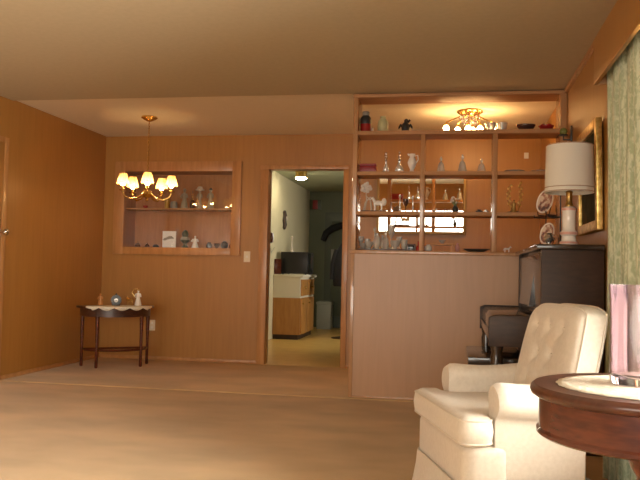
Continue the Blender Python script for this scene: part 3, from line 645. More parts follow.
# ------------------------------------------------------------------ half-round corner table and ornaments
ht = thing('half_round_table', 'dark half-round console table standing across the left back corner', 'console table', (-3.385, 7.20, FZ), math.atan2(.37, .515))
def half(r, ry, n=28, inset=0.0):
    return [(-r + inset, .0 - inset)] + [] if False else [(r * math.cos(PI + PI * k / n) * 1.0, ry * math.sin(PI + PI * k / n)) for k in range(n + 1)]
TH = .60
MB().prism(half(.385, .33), TH - .022, TH, .005).build('tabletop', 'dark_wood', ht)
MB().prism(half(.35, .295), TH - .105, TH - .022).build('apron', 'dark_wood', ht)
lg = [(-.325, -.03), (.325, -.03), (-.215, -.245), (.215, -.245)]
for x, y in lg:
    MB().lathe([(.012, 0), (.016, .01), (.014, .2), (.018, .4), (.02, TH - .10)], (x, y, 0), 12).build('leg', 'mahog', ht)
sh = MB()
pts = [(-.325, -.03, .17)] + [(.34 * math.cos(PI + PI * k / 16) * .92, -.03 + .255 * math.sin(PI + PI * k / 16), .17) for k in range(1, 16)] + [(.325, -.03, .17)]
sh.tube(pts, .012, 8); sh.tube([(-.325, -.03, .17), (.325, -.03, .17)], .010, 8)
sh.build('stretcher', 'mahog', ht)
# lace runner over the half-round table: lies on top and hangs in points over the front
dz = MB(); rows = []
nA = 96
for i, (f, z) in enumerate(((0.0, .003), (.55, .003), (.99, .003), (1.035, .002), (1.045, -.006), (1.045, None))):
    row = []
    for k in range(nA + 1):
        u = k / nA; a = PI * 1.20 + PI * .60 * u
        zz = z
        if z is None: zz = -.012 - .026 * abs(math.sin(u * PI * 5)) * (1.0 if .1 < u < .9 else .5)
        rr = f
        row.append((.385 * rr * math.cos(a), .33 * rr * math.sin(a) , zz))
    rows.append(row)
dz.grid(rows)
o = dz.build('lace_runner', 'lace'); o.location = (-3.385, 7.20, FZ + TH + .0005); o.rotation_euler.z = ht.rotation_euler.z
sm = o.modifiers.new('s', 'SOLIDIFY'); sm.thickness = .002; sm.offset = 1
tag(o, 'white scalloped lace runner over the half-round console table', 'lace runner')
TZ = FZ + TH + .004
figurine('gilt_orange_figurine', 'small orange gilt figurine at the left of the half-round table', .115, .06, M['orange'], (-3.50, 7.09, TZ), parts=M['gold'])
ck = thing('round_mantel_clock', 'small dark round clock with a pale face in the middle of the half-round table', 'clock', (-3.33, 7.09, TZ), 0.35)
MB().lathe([(.012, 0), (.05, .0), (.052, .03), (.05, .045), (0, .046)], n=28, mtx=Matrix.Translation((0, .02, .055)) @ Matrix.Rotation(PI / 2, 4, 'X')).box(-.04, .04, -.02, .02, 0, .02, .004).ball((0, 0, .112), .01).build('case', 'charcoal', ck)
MB().lathe([(0, 0), (.02, 0), (.02, .003), (0, .004)], n=24, mtx=Matrix.Translation((.002, -.0255, .052)) @ Matrix.Rotation(PI / 2, 4, 'X')).build('dial', 'porcelain', ck)
MB().tube([(0, -.031, .052), (0, -.031, .066)], .0012, 5).tube([(0, -.031, .052), (.010, -.031, .052)], .0012, 5).build('hands', 'black', ck)
horse('gilt_deer_figurine', 'small pale gilt animal between clock and white figurine on the half-round table', .085, M['gold'], (-3.215, 7.16, TZ), 2.6)
t = figurine('white_gilt_figurine', 'tallest white and gilt figurine at the right of the half-round table', .165, .075, M['porcelain'], (-3.145, 7.20, TZ), parts=M['gold'])
# arching gilt wand on the figurine
MB().tube([(-.03, -.02, .09), (-.06, -.02, .13), (-.04, -.02, .165), (.0, -.02, .17)], .004, 6).build('garland', 'gold', t)

# ------------------------------------------------------------------ piano (against right wall), bench, lamp, picture, plates
PX, PXW = .492, XR - .012; PY0, PY1 = 4.42, 5.93; PH = 1.175
pn = thing('upright_piano', 'dark upright piano with its end towards the room, against the right wall', 'piano', (PX, PY0, 0))
W_ = PXW - PX; Lp = PY1 - PY0
MB().box(.012, W_, .03, Lp - .03, .06, PH - .03, .004).build('case', 'piano', pn)
MB().box(-.004, W_, 0, .03, .03, PH - .03, .006).build('side_panel', 'piano_brown', pn)
MB().box(-.004, W_, Lp - .03, Lp, .03, PH - .03, .006).build('side_panel', 'piano_brown', pn)
MB().box(-.03, W_, -.018, Lp + .002, PH - .03, PH, .006).build('lid', 'piano', pn)
MB().box(-.002, .012, .05, Lp - .05, .80, PH - .05, .004).build('front_panel', 'piano', pn)
MB().box(.02, .04, .05, Lp - .05, .08, .60, .004).build('lower_panel', 'piano', pn)
K = .287
MB().box(-K, .0, .03, Lp - .03, .615, .665, .006).build('keybed', 'piano', pn)
for y0, y1 in ((0, .045), (Lp - .045, Lp)):
    ck_ = MB(); ck_.prism([(-K - .004, .585), (0, .585), (0, .765), (-K + .03, .765), (-K - .004, .75)], y0, y1, .006, mtx=Matrix(((1, 0, 0, 0), (0, 0, 1, 0), (0, 1, 0, 0), (0, 0, 0, 1))))
    ck_.build('cheek', 'piano_brown', pn)
fbm = MB(); fbm.prism([(-K + .012, .665), (-K + .012, .735), (-K + .03, .755), (0, .76), (0, .665)], .045, Lp - .045, .005, mtx=Matrix(((1, 0, 0, 0), (0, 0, 1, 0), (0, 1, 0, 0), (0, 0, 0, 1))))
fbm.build('fallboard', 'piano', pn)
MB().box(-.03, 0, .42, 1.12, .80, .815, .003).prism([(0, .81), (-.03, .81), (.0, 1.02)], .42, 1.12, mtx=Matrix(((1, 0, 0, 0), (0, 0, 1, 0), (0, 1, 0, 0), (0, 0, 0, 1)))).build('music_desk', 'piano', pn)
for y in (.04, Lp - .04):
    MB().lathe([(.02, 0), (.028, .02), (.022, .06), (.03, .3), (.036, .52), (.03, .55), (.04, .60), (.04, .615)], (-K + .045, y, 0), 16).build('leg', 'piano', pn)
MB().box(-K + .02, .02, .0, .07, 0, .05, .006).box(-K + .02, .02, Lp - .07, Lp, 0, .05, .006).box(.0, W_, .0, Lp, 0, .06, .006).build('plinth', 'piano', pn)
bn = thing('piano_bench', 'dark glossy piano bench tucked under the keyboard behind the armchair', 'bench', (.26, 5.0, 0))
MB().box(-.17, .17, -.36, .36, .44, .50, .01).build('seat', 'piano', bn)
MB().box(-.14, .14, -.33, .33, .37, .44).build('apron', 'piano', bn, smooth=False)
for sx in (-.13, .13):
    for sy in (-.31, .31): MB().lathe([(.014, 0), (.016, .02), (.026, .37), (.026, .40)], (sx, sy, 0), 12).build('leg', 'piano', bn)

# table lamp on the piano
LX_, LY_ = .648, 4.50
lp = thing('table_lamp', 'white porcelain table lamp with a drum shade on the piano', 'table lamp', (LX_, LY_, PH))
b = MB(); b.lathe([(.046, 0), (.052, .006), (.050, .018), (.042, .024), (.038, .05), (.048, .058), (.050, .072), (.042, .08), (.037, .088), (.037, .19), (.041, .197), (.041, .212), (.03, .22), (0, .221)], n=32)
b.build('base', 'porcelain', lp)
MB().lathe([(.0525, .006), (.0530, .012), (.0505, .018)], n=32, cap=False).lathe([(.0485, .058), (.051, .066), (.0495, .074)], n=32, cap=False).lathe([(.0415, .197), (.0420, .205), (.0415, .212)], n=32, cap=False).build('glaze_bands', 'pinkband', lp)
MB().lathe([(.022, .221), (.024, .23), (.018, .24), (.018, .30), (.022, .305), (.008, .315), (.006, .55), (0, .555)], n=16).build('neck', 'brass_dull', lp)
rs0, rs1, zs0, zs1 = .137, .130, .30, .575
b = MB()
b.grid([[(r * math.cos(2 * PI * q / 48), r * math.sin(2 * PI * q / 48), z) for q in range(48)] for r, z in ((rs0, zs0), (rs1, zs1), (rs1 - .003, zs1), (rs0 - .003, zs0))], closed_u=True, closed_v=True)
shd = b.build('lamp_shade', 'shade', lp)
for z, r in ((zs0 + .004, rs0), (zs1 - .003, rs1), (zs0 + .028, rs0 - .0008)):
    MB().tube([((r + .001) * math.cos(2 * PI * q / 48), (r + .001) * math.sin(2 * PI * q / 48), z) for q in range(48)], .0022, 6, closed=True).build('braid', 'shadetrim', shd)
b = MB()
for q in range(3): b.tube([(0, 0, zs1 - .02), (rs1 * .985 * math.cos(q * 2.094), rs1 * .985 * math.sin(q * 2.094), zs1 - .01)], .002, 5)
b.lathe([(0, zs1 - .025), (.006, zs1 - .02), (.004, zs1 + .01), (.009, zs1 + .02), (0, zs1 + .032)], n=12).build('finial', 'brass_dull', lp)

# framed painting on the right wall
pf = thing('framed_painting', 'dark painting in a wide gilt frame on the right wall above the piano', 'painting', (XR, 4.83, 1.265))
py, ph_ = .34, .65
pf.rotation_euler.y = math.radians(-1.0)
b = MB()
def molding(mb, y0, y1, z0, z1): mb.box(-.04, -.004, y0, y1, z0, z1, .008)
fw_ = .06
molding(b, -py, -py + fw_, 0, ph_); molding(b, py - fw_, py, 0, ph_); molding(b, -py + fw_, py - fw_, 0, fw_); molding(b, -py + fw_, py - fw_, ph_ - fw_, ph_)
b.build('frame', 'gold', pf)
MB().box(-.02, -.008, -py + fw_, py - fw_, fw_, ph_ - fw_).build('canvas', 'painting', pf, smooth=False)

# decorative plates and silver piece on the piano
def cplate(lab, loc, r, rz):
    t = thing('decorative_plate', lab, 'plate', loc, rz, 'painted plates on the piano')
    mt = Matrix.Translation((0, 0, r + .012)) @ Matrix.Rotation(math.radians(78), 4, 'X')
    MB().lathe([(0, 0), (r * .55, .0), (r * .6, .006), (r * .92, .016), (r, .02), (r * .98, .024), (r * .6, .012), (0, .009)], n=36, mtx=mt).build('plate', 'porcelain', t)
    MB().lathe([(0, .0095), (r * .58, .0125), (r * .86, .0215), (r * .8, .0225), (r * .55, .0145), (0, .0105)], n=36, mtx=mt).build('painted_face', 'plate', t)
    b = MB()
    for sx in (-.5, .5): b.tube([(sx * r, -.04, .006), (sx * r, .0, .006), (sx * r, .045, .006), (sx * r * .6, .05, r * .9)], .004, 6); b.tube([(sx * r, -.04, .006), (sx * r, -.045, .03)], .004, 6)
    b.tube([(-.5 * r, .045, .006), (.5 * r, .045, .006)], .004, 6)
    b.build('stand', 'dark_wood', t)
    return t
# a small rack carries the upper plate above the lower one
rk = thing('plate_rack', 'thin dark wire rack behind the lamp holding one plate above another', 'plate rack', (.59, 5.05, PH), -1.0)
b = MB()
for sx in (-.07, .07): b.tube([(sx, .05, 0), (sx, .05, .36)], .004, 6); b.tube([(sx, .05, .20), (sx, -.045, .20), (sx, -.045, .215)], .004, 6); b.tube([(sx, .05, .004), (sx, -.03, .004)], .004, 6)
b.tube([(-.07, .05, .36), (.07, .05, .36)], .004, 6); b.tube([(-.07, .05, .20), (.07, .05, .20)], .004, 6); b.build('frame', 'charcoal', rk)
cplate('painted plate on the rack, upper one beside the lamp neck', (.590, 5.035, PH + .205), .080, -1.0)
cplate('painted plate standing low on the piano behind the lamp base', (.59, 4.90, PH), .07, -1.05)
sv = thing('silver_creamer', 'small silver jug on the piano between the plates and the lamp', 'jug', (.565, 4.74, PH))
MB().lathe([(.02, 0), (.024, .006), (.012, .016), (.026, .035), (.03, .05), (.018, .07), (.022, .08), (.018, .08), (0, .06)], n=18).build('body', 'silver', sv)
MB().tube([(.02, 0, .072), (.042, 0, .066), (.04, 0, .042), (.027, 0, .04)], .003, 6).build('handle', 'silver', sv)

# ------------------------------------------------------------------ curtain and its box
cb = thing('curtain_cornice', 'plain wood cornice box above the green curtain', 'cornice', (XR, 0, 0))
MB().box(-.155, -.135, .2, 3.96, 1.965, 2.20, .003).build('front_board', 'wall', cb)
MB().box(-.135, 0, 3.945, 3.96, 1.965, 2.20, .002).build('end_board', 'wall', cb); MB().box(-.135, 0, .2, .22, 1.965, 2.20, .002).build('end_board', 'wall', cb)
MB().box(-.135, 0, .22, 3.945, 2.18, 2.20).build('top_board', 'wall', cb, smooth=False)
cur = MB(); b = bmesh.new(); uvl = b.loops.layers.uv.new('UVMap'); nY, nZ = 150, 30; vs = []
y0c, y1c = 3.12, 3.935
for j in range(nZ + 1):
    zz = .015 + (2.165 - .015) * j / nZ; row = []
    for i in range(nY + 1):
        u = i / nY; amp = .026 + .010 * math.sin(j * .15 + i * .1)
        row.append(b.verts.new((XR - .072 + amp * math.sin(u * 2 * PI * 8 + .5 * math.sin(u * 19) + .1 * math.sin(j * .3)), y0c + (y1c - y0c) * u, zz)))
    vs.append(row)
for j in range(nZ):
    for i in range(nY):
        f = b.faces.new((vs[j][i], vs[j][i + 1], vs[j + 1][i + 1], vs[j + 1][i]))
        for l, (ii, jj) in zip(f.loops, ((i, j), (i + 1, j), (i + 1, j + 1), (i, j + 1))): l[uvl].uv = (1.6 * ii / nY, 2.1 * jj / nZ)
cur.add(b); o = cur.build('curtain', 'curtain', angle=180); sm = o.modifiers.new('s', 'SOLIDIFY'); sm.thickness = .003
tag(o, 'floor-length pale green damask curtain at the right edge', 'curtain')

# ------------------------------------------------------------------ armchair
ac = thing('armchair', 'cream upholstered armchair with tufted back facing left into the room', 'armchair', (-.065, 3.305, 0), math.atan2(.295, .956))
def rrect(x0, x1, y0, y1, r, n=5, off=0.0):
    x0 -= off; x1 += off; y0 -= off; y1 += off; pts = []
    for cx, cy, a0 in ((x1 - r, y1 - r, 0), (x0 + r, y1 - r, PI / 2), (x0 + r, y0 + r, PI), (x1 - r, y0 + r, 1.5 * PI)):
        for k in range(n + 1): pts.append((cx + r * math.cos(a0 + PI / 2 * k / n), cy + r * math.sin(a0 + PI / 2 * k / n)))
    return pts
# lower body
CB = .545
MB().prism(rrect(.12, CB, -.335, .335, .09, 8), .15, .42, .02, 3).build('frame', 'uphol', ac)
MB().prism(rrect(.010, .20, -.365, .365, .06), .13, .325, .030, 4).build('front_rail', 'uphol', ac)
# skirt
def skirt_ring(z, off, n=180):
    P = rrect(.012, CB + .012, -.352, .352, .08, 8, off); P = P + [P[0]]
    L = [0]
    for a, c in zip(P, P[1:]): L.append(L[-1] + math.dist(a, c))
    out = []; k = 0
    for q in range(n):
        s = L[-1] * q / n
        while L[k + 1] < s: k += 1
        f = (s - L[k]) / (L[k + 1] - L[k]); out.append((P[k][0] + (P[k + 1][0] - P[k][0]) * f, P[k][1] + (P[k + 1][1] - P[k][1]) * f))
    return [(x, y, z) for x, y in out]
rows = []
for z, off, wv in ((.170, .010, 0), (.165, .012, 0), (.10, .018, .3), (.04, .028, .8), (.008, .034, 1.0)):
    R = skirt_ring(z, off); n = len(R); rr = []
    for q, (x, y, zz) in enumerate(R):
        d = .005 * wv * math.sin(q / n * 2 * PI * 14)
        v = Vector((x - .28, y, 0)); v.normalize(); rr.append((x + v.x * d, y + v.y * d, zz))
    rows.append(rr)
o = MB().grid(rows, closed_u=True).build('skirt', 'uphol', ac, angle=180); sm = o.modifiers.new('s', 'SOLIDIFY'); sm.thickness = .006; sm.offset = -1
MB().tube(skirt_ring(.170, .013, 120), .004, 6, closed=True).build('welt', 'piping', ac)
# T cushion, puffed: a rounded slab whose top swells towards the middle
Tout = [(-.010, -.378), (.125, -.378), (.130, -.250), (.45, -.250), (.45, .250), (.130, .250), (.125, .378), (-.010, .378)]
def dens(P, r=.03, m=5, step=.03):
    out = []; n = len(P)
    for i in range(n):
        a, p, c = Vector(P[i - 1]), Vector(P[i]), Vector(P[(i + 1) % n]); u = (a - p).normalized(); w = (c - p).normalized()
        rr = min(r, (a - p).length * .45, (c - p).length * .45)
        for t in [q / m for q in range(m + 1)]: out.append(p + u * rr * (1 - t) ** 2 + w * rr * t ** 2)
    return out
Po = dens(Tout, .055)
def inset(P, d):
    n = len(P); out = []
    for i in range(n):
        t = (P[(i + 1) % n] - P[i - 1]).normalized(); nv = Vector((-t.y, t.x)); out.append(P[i] + nv * d)
    return out
zm = .386; rows = []
for d, z in ((.030, -.060), (.012, -.054), (.0, -.040), (-.006, 0), (.0, .040), (.012, .054), (.030, .062)):
    rows.append([(p.x, p.y, zm + z) for p in inset(Po, d)])
b = MB(); b.grid(rows, closed_u=True); bm_ = b.bm; bm_.verts.ensure_lookup_table(); nS = len(Po)
bm_.faces.new([bm_.verts[i] for i in range(nS)][::-1]); bm_.faces.new([bm_.verts[len(bm_.verts) - nS + i] for i in range(nS)])
cu = b.build('seat_cushion', 'uphol', ac, fix=True, angle=180)
for z in (-.044, .046):
    MB().tube([(p.x, p.y, zm + z) for p in inset(Po, .001)], .0042, 6, closed=True).build('piping', 'piping', cu)
# arms: panel with a fat rolled top that flares outward
AX0, AX1 = .135, .50
for sg in (-1, 1):
    sec = [(.262, .40), (.262, .47), (.255, .515), (.262, .552), (.292, .574), (.335, .572), (.374, .552), (.398, .52), (.400, .482), (.380, .452), (.352, .438), (.350, .38), (.352, .17), (.30, .17)]
    S = [Vector(p) for p in sec]
    for _ in range(2):
        S2_ = []
        for i in range(len(S)):
            a, c = S[i], S[(i + 1) % len(S)]; S2_ += [a * .75 + c * .25, a * .25 + c * .75]
        S = S2_
    rows = []; cyy, czz = .325, .44
    for k in range(19):
        u = k / 18; x = AX0 + (AX1 - AX0) * u
        e = .86 + .14 * math.sqrt(max(0, 1 - (1 - min(u / .12, 1)) ** 2))
        rows.append([(x, sg * (cyy + (p.x - cyy) * e), czz + (p.y - czz) * (e if p.y > .3 else 1) - .012 * math.sin(PI * u)) for p in S])
    b = MB(); b.grid(rows, closed_u=True)
    bm_ = b.bm; bm_.verts.ensure_lookup_table(); nS = len(S)
    bm_.faces.new([bm_.verts[i] for i in range(nS)]); bm_.faces.new([bm_.verts[len(bm_.verts) - nS + i] for i in range(nS)][::-1])
    arm = b.build('armrest', 'uphol', ac, fix=True, angle=50)
# tufted back: thick slab with boxed sides
HB = .275
def back_pt(u, v):
    y = u * (HB - .025 * max(0, v - .5) ** 2 * 4)
    z = .38 + .487 * v - .030 * (abs(u) ** 5) * v
    return .452 + .085 * v + .02 * v * v, y, z
btn = [(-.5, .80), (0, .80), (.5, .80), (-.25, .56), (.25, .56), (-.5, .32), (0, .32), (.5, .32)]
pairs = (((-.5, .8), (-.25, .56)), ((0, .8), (-.25, .56)), ((0, .8), (.25, .56)), ((.5, .8), (.25, .56)), ((-.25, .56), (-.5, .32)), ((-.25, .56), (0, .32)), ((.25, .56), (0, .32)), ((.25, .56), (.5, .32)))
rows_f, rows_b = [], []
NV, NU = 44, 56
def edge(t): return (max(0.0, 1 - abs(t) ** 8)) ** .5
for j in range(NV + 1):
    v = j / NV; rf, rb_ = [], []
    for i in range(NU + 1):
        u = -1 + 2 * i / NU; x, y, z = back_pt(u, v)
        ev = (max(0, 1 - max(0, (v - .86) / .14) ** 2)) ** .5
        puff = .040 * edge(u) * ev; d = 0
        for bu_, bv in btn: d += .020 * math.exp(-(((u - bu_) / .11) ** 2 + ((v - bv) / .07) ** 2))
        for (a, c), (a2, c2) in pairs:
            px, pv = u - a, (v - c) * 1.6; qx, qv = a2 - a, (c2 - c) * 1.6
            t_ = max(0, min(1, (px * qx + pv * qv) / (qx * qx + qv * qv))); dd = math.hypot(px - t_ * qx, pv - t_ * qv)
            d += .003 * math.exp(-(dd / .045) ** 2)
        rf.append((x - puff + min(d, .026) * (1 if puff > .015 else 0), y, z)); rb_.append((x + .085 + .03 * edge(u) * ev, y, z))
    rows_f.append(rf); rows_b.append(rb_)
b = MB(); b.grid([r[::-1] for r in rows_f]); b.grid(rows_b)
b.grid([[rows_f[j][0] for j in range(NV + 1)], [rows_b[j][0] for j in range(NV + 1)]]); b.grid([[rows_b[j][-1] for j in range(NV + 1)], [rows_f[j][-1] for j in range(NV + 1)]])
b.grid([rows_f[-1], rows_b[-1]]); b.grid([rows_b[0], rows_f[0]])
bk_ = b.build('backrest', 'uphol', ac, fix=True, angle=60)
for bu_, bv in btn:
    x, y, z = back_pt(bu_, bv); MB().ball((x - .040 + .018, y, z), .010, .5, 1, 1, 12).build('button', 'uphol', bk_)
for rw, dx in ((rows_f, .0), (rows_b, .0)):
    P = [rw[j][0] for j in range(8, NV + 1)] + [rw[NV][i] for i in range(1, NU + 1)] + [rw[j][NU] for j in range(NV - 1, 7, -1)]
    MB().tube([Vector(p) + Vector((dx, 0, 0)) for p in P], .0042, 6).build('welt', 'piping', bk_)

# ------------------------------------------------------------------ round table, doily, vase
TX, TY, TR, TZ2 = .478, 1.985, .283, .72
rt = thing('round_pedestal_table', 'round dark mahogany pedestal table in the right foreground', 'table', (TX, TY, 0))
MB().lathe([(0, TZ2 - .03), (TR - .012, TZ2 - .03), (TR - .003, TZ2 - .024), (TR, TZ2 - .015), (TR - .003, TZ2 - .006), (TR - .010, TZ2), (TR - .03, TZ2 - .001), (0, TZ2 - .001)], n=72).build('tabletop', 'mahog_top', rt)
MB().lathe([(.05, TZ2 - .125), (TR - .022, TZ2 - .125), (TR - .016, TZ2 - .12), (TR - .016, TZ2 - .112), (TR - .022, TZ2 - .106), (TR - .022, TZ2 - .03), (0, TZ2 - .03)], n=72).build('apron', 'mahog', rt)
MB().lathe([(.05, .16), (.07, .18), (.06, .21), (.035, .24), (.03, .27), (.05, .31), (.062, .36), (.055, .41), (.03, .46), (.028, .50), (.045, .53), (.05, .56), (.09, .59), (.09, TZ2 - .125)], n=32).build('pedestal', 'mahog', rt)
for k in range(3):
    a = 1.1 + k * 2 * PI / 3; c, s_ = math.cos(a), math.sin(a)
    MB().tube([(c * r, s_ * r, z) for r, z in ((.03, .20), (.09, .19), (.15, .12), (.20, .05), (.235, .022), (.255, .022))], [.03, .03, .026, .022, .02, .016], 10).build('foot', 'mahog', rt)
# scalloped doily
b = MB(); rows = []
for f, z in ((.03, .0025), (.5, .0025), (.9, .003), (1.0, .0015)):
    rows.append([(.215 * f * (1 + .022 * abs(math.sin(12 * a)) * (f > .8)) * math.cos(a), .215 * f * (1 + .022 * abs(math.sin(12 * a)) * (f > .8)) * math.sin(a), z) for a in [2 * PI * q / 192 for q in range(192)]])
b.grid(rows, closed_u=True); b.lathe([(.0, .0025), (.0066, .0025)], n=24, cap=False)
o = b.build('doily', 'lace', loc=(TX, TY, TZ2)); sm = o.modifiers.new('s', 'SOLIDIFY'); sm.thickness = .0015; sm.offset = 1
tag(o, 'round cream lace doily with scalloped edge on the pedestal table', 'doily')
# heavy mauve glass vase with flat facets
b = MB(); VX, VY = .462, 2.02; vr, vh = .072, .248
prof_o = [(.94, 0), (1.0, .010), (.985, .06), (.98, .15), (1.0, .22), (1.03, vh)]
rows = []
nq = 48
def fac(q, f): return 1 - f * .045 * abs(math.sin(q * PI * 5 / nq * 1.0)) 
for r, z in prof_o: rows.append([(vr * r * fac(q, 1) * math.cos(2 * PI * q / nq), vr * r * fac(q, 1) * math.sin(2 * PI * q / nq), z) for q in range(nq)])
for r, z in ((.96, vh), (.91, .22), (.88, .10), (.86, .026), (.5, .016), (.02, .015)): rows.append([(vr * r * math.cos(2 * PI * q / nq), vr * r * math.sin(2 * PI * q / nq), z) for q in range(nq)])
b.grid(rows, closed_u=True); bm_ = b.bm; bm_.verts.ensure_lookup_table(); bm_.faces.new([bm_.verts[i] for i in range(nq)][::-1]); bm_.faces.new([bm_.verts[len(bm_.verts) - nq + i] for i in range(nq)])
o = b.build('glass_vase', 'purple', loc=(VX, VY, TZ2 + .005), fix=True, angle=60)
tag(o, 'heavy mauve tinted glass vase on the lace doily', 'vase')

# ------------------------------------------------------------------ kitchen things
kc = thing('kitchen_cabinet', 'kitchen base cabinet with a white drawer band and wood doors beyond the doorway', 'cabinet', (KL + .004, 10.65, FZ))
MB().box(0, .40, 0, 1.05, .07, .60).build('body', 'kitchen_wood', kc, smooth=False); MB().box(.0, .37, .03, 1.05, 0, .07).build('plinth', 'piano_brown', kc, smooth=False)
MB().box(0, .40, 0, 1.05, .60, .90).build('drawer_case', 'kitchen_white', kc, smooth=False)
for k in range(2):
    d = MB().box(.40, .416, .03 + .51 * k, .51 + .51 * k, .63, .87, .004).build('drawer', 'kitchen_wood', kc); MB().ball((.428, .27 + .51 * k, .75), .016).build('knob', 'brass_dull', d)
    d = MB().box(.40, .416, .03 + .51 * k, .51 + .51 * k, .09, .59, .004).build('door', 'kitchen_wood', kc); MB().ball((.428, .10 + .51 * k, .52), .016).build('knob', 'brass_dull', d)
MB().box(0, .44, -.02, 1.07, .90, .94, .008).build('countertop', 'kitchen_white', kc)
tv = thing('microwave_oven', 'black microwave oven on the kitchen counter', 'microwave', (KL + .22, 10.9, FZ + .94))
MB().box(-.15, .255, -.1, .34, .012, .33, .01).build('case', 'black', tv); MB().box(.255, .263, -.08, .20, .03, .31, .003).build('door', 'blackgloss', tv); MB().box(.255, .261, .22, .33, .03, .31, .003).build('control_panel', 'charcoal', tv)
for sx in (-.12, .22):
    for sy in (-.07, .31): MB().lathe([(.014, 0), (.014, .012)], (sx, sy, 0), 10).build('foot', 'black', tv)
lathe_thing('candle_holder', vase_prof(.07, .24, 'candlestick'), 'bisque', 'tall pale candlestick on top of the microwave', 'candlestick', (KL + .20, 10.95, FZ + 1.27), n=18)
for k, (x, h, mm, lab, rz) in enumerate(((.05, .22, 'mahog', 'reddish card leaning at the left end of the kitchen counter', .3), (.035, .16, 'stone', 'pale card beside the reddish one on the kitchen counter', .5))):
    o = MB().box(-.05, .05, -.012, .0, 0, h, .002).build('standing_card', mm, loc=(KL + x, 10.70 + .06 * k, FZ + .94)); o.rotation_euler.z = rz; tag(o, lab, 'card')
pq = thing('wall_plaque', 'brown wavy plaque on the cream kitchen wall', 'plaque', (KL, 11.2, 1.78))
b = MB(); b.tube([(.012, 0, -.14), (.012, .03, -.08), (.012, -.01, -.02), (.012, .03, .05), (.012, -.005, .13)], [.03, .045, .04, .045, .03], 10); b.build('carving', 'piano_brown', pq)
MB().lathe([(0, 0), (.035, 0), (.035, .012), (0, .014)], n=20, mtx=Matrix.Translation((.05, .02, .02)) @ Matrix.Rotation(PI / 2, 4, 'Y')).build('dial', 'bisque', pq)
ph2 = thing('wall_phone', 'small dark wall telephone on the cream kitchen wall', 'telephone', (KL, 10.25, 1.45)); MB().box(0, .05, -.06, .06, -.07, .08, .01).build('case', 'mahog', ph2); MB().tube([(.07, -.03, .07), (.085, -.03, .0), (.07, -.03, -.06)], [.02, .012, .02], 8).build('handset', 'mahog', ph2)
MB().tube([(.03, 0, -.07), (.03, .10, -.20), (.03, .22, -.16), (.03, .30, -.12)], .005, 6).build('cord', 'stone', ph2)
kl = thing('kitchen_ceiling_lamp', 'brass cylinder lamp with a lit white lens on the kitchen ceiling', 'ceiling light', (-2.19, 10.6, H))
MB().lathe([(0, 0), (.085, 0), (.085, -.085), (.09, -.09), (.082, -.095)], n=28).build('housing', 'brass', kl); MB().lathe([(.08, -.095), (.074, -.112), (.045, -.126), (0, -.13)], n=28).build('lens', 'kglobe', kl)
bi = thing('waste_bin', 'grey waste bin with a lid at the far end of the kitchen', 'bin', (-2.2, 12.95, FZ))
MB().prism(rrect(-.13, .13, -.11, .11, .03), 0, .42, .006).build('bin', 'bin', bi); MB().prism(rrect(-.14, .14, -.12, .12, .03), .42, .47, .012, crown=.01, cr_in=.03).build('lid', 'bin', bi)
hw = thing('dark_scarf', 'dark scarf draped in an arch high on the far kitchen door', 'scarf', (-2.08, KF - .07, 1.53))
hb = [(-.22, -.04, .02), (-.17, -.05, .15), (-.05, -.05, .24), (.10, -.05, .29), (.25, -.05, .30)]; MB().tube(hb, [.05, .06, .065, .06, .06], 10).build('cloth', 'cloth_dark', hw); MB().tube([(.0, .005, .26), (.0, -.05, .26)], .01, 6).build('hook', 'steel', hw)
po = thing('paper_poster', 'pale poster below the dark scarf on the far kitchen door', 'poster', (-2.0, KF - .05, 1.2)); MB().box(-.16, .16, -.016, -.012, -.2, .2).build('sheet', 'grey', po, smooth=False); MB().lathe([(0, 0), (.09, 0), (.09, .002), (0, .002)], n=20, mtx=Matrix.Translation((0, -.0165, .02)) @ Matrix.Rotation(PI / 2, 4, 'X')).build('picture', 'pink', po)
ct_ = thing('hanging_coat', 'dark coat hanging at the right of the kitchen doorway view', 'coat', (-1.63, 11.2, 0))
b = MB(); b.lathe([(.14, .78), (.16, .80), (.15, 1.1), (.12, 1.3), (.05, 1.42), (.02, 1.45)], n=20, sy=.55); b.build('coat', 'cloth_dark', ct_)
for sg in (-1, 1): MB().tube([(sg * .10, 0, 1.33), (sg * .16, 0, 1.12), (sg * .17, -.01, .88)], [.05, .045, .04], 10).build('sleeve', 'cloth_dark', ct_)
MB().lathe([(.16, 0), (.17, .01), (.03, .03), (.018, .05), (.018, 1.5), (.03, 1.52), (0, 1.54)], n=16).build('coat_stand', 'dark_wood', ct_).location = (0, 0, FZ)
sp = thing('red_banner', 'small red and dark banner near the ceiling on the far kitchen wall', 'banner', (-2.46, KF, 2.2)); MB().box(-.13, .09, -.012, 0, -.09, .09, .002).build('cloth', 'darkgreen', sp); MB().box(-.06, .03, -.016, -.012, -.08, .08, .001).build('stripe', 'red', sp)

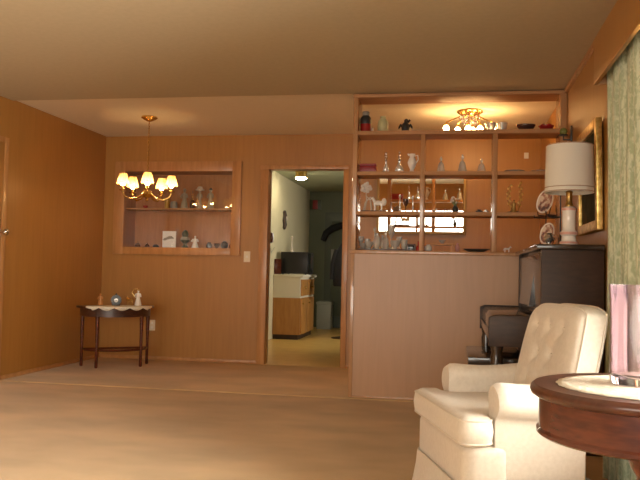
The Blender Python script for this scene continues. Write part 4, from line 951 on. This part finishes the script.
# ------------------------------------------------------------------ light
w = bpy.data.worlds.new('World'); sc.world = w; w.use_nodes = True
bg = w.node_tree.nodes['Background']
wn, wl = w.node_tree.nodes, w.node_tree.links      # sky brighter on the sunny side (+X)
wt = wn.new('ShaderNodeTexCoord'); wd = wn.new('ShaderNodeVectorMath'); wd.operation = 'DOT_PRODUCT'; wd.inputs[1].default_value = (.85, -.25, .46)
wr_ = wn.new('ShaderNodeMapRange'); wr_.inputs['From Min'].default_value = .1; wr_.inputs['From Max'].default_value = .95; wr_.inputs['To Min'].default_value = 9.0; wr_.inputs['To Max'].default_value = 26.0
wl.new(wt.outputs['Generated'], wd.inputs[0]); wl.new(wd.outputs['Value'], wr_.inputs['Value']); wl.new(wr_.outputs['Result'], bg.inputs['Strength'])
bg.inputs['Color'].default_value = (1.0, 0.93, 0.80, 1)
def portal(name, loc, rot, sx, sy):
    l = bpy.data.lights.new(name, 'AREA'); l.shape = 'RECTANGLE'; l.size = sx; l.size_y = sy; l.cycles.is_portal = True
    o = bpy.data.objects.new(name, l); COL.objects.link(o); o.location = loc; o.rotation_euler = rot
portal('portal_rear', ((RX0 + RX1) / 2, YR - .12, (RZ0 + RZ1) / 2), (PI / 2, 0, 0), RX1 - RX0, RZ1 - RZ0)
portal('portal_kitchen', (.69, 10.25, 1.525), (PI / 2, 0, PI / 2), .9, 1.05)
portal('portal_right', (XR + .13, (WY0 + WY1) / 2, (WZ0 + WZ1) / 2), (PI / 2, 0, PI / 2), WY1 - WY0, WZ1 - WZ0)

# ------------------------------------------------------------------ camera
cam = bpy.data.cameras.new('Camera'); co = bpy.data.objects.new('Camera', cam); COL.objects.link(co); sc.camera = co
cam.sensor_width = 36; cam.lens = 752 * 36 / 640; cam.clip_start = .05
yaw, pitch, roll = .1768, .0427, .0216
fwv = Vector((-math.sin(yaw) * math.cos(pitch), math.cos(yaw) * math.cos(pitch), math.sin(pitch))); r0 = Vector((math.cos(yaw), math.sin(yaw), 0)); u0 = r0.cross(fwv)
r_ = r0 * math.cos(roll) + u0 * math.sin(roll); u_ = -r0 * math.sin(roll) + u0 * math.cos(roll)
mtx = Matrix((r_, u_, -fwv)).transposed().to_4x4(); mtx.translation = (0, 0, .988); co.matrix_world = mtx
sc.view_settings.view_transform = 'Standard'; sc.view_settings.look = 'None'; sc.view_settings.gamma = 1; sc.view_settings.exposure = 0.06; sc.view_settings.use_curve_mapping = False
sc.cycles.max_bounces = 10; sc.cycles.diffuse_bounces = 5; sc.cycles.transparent_max_bounces = 12; sc.cycles.sample_clamp_indirect = 6; sc.cycles.use_denoising = True
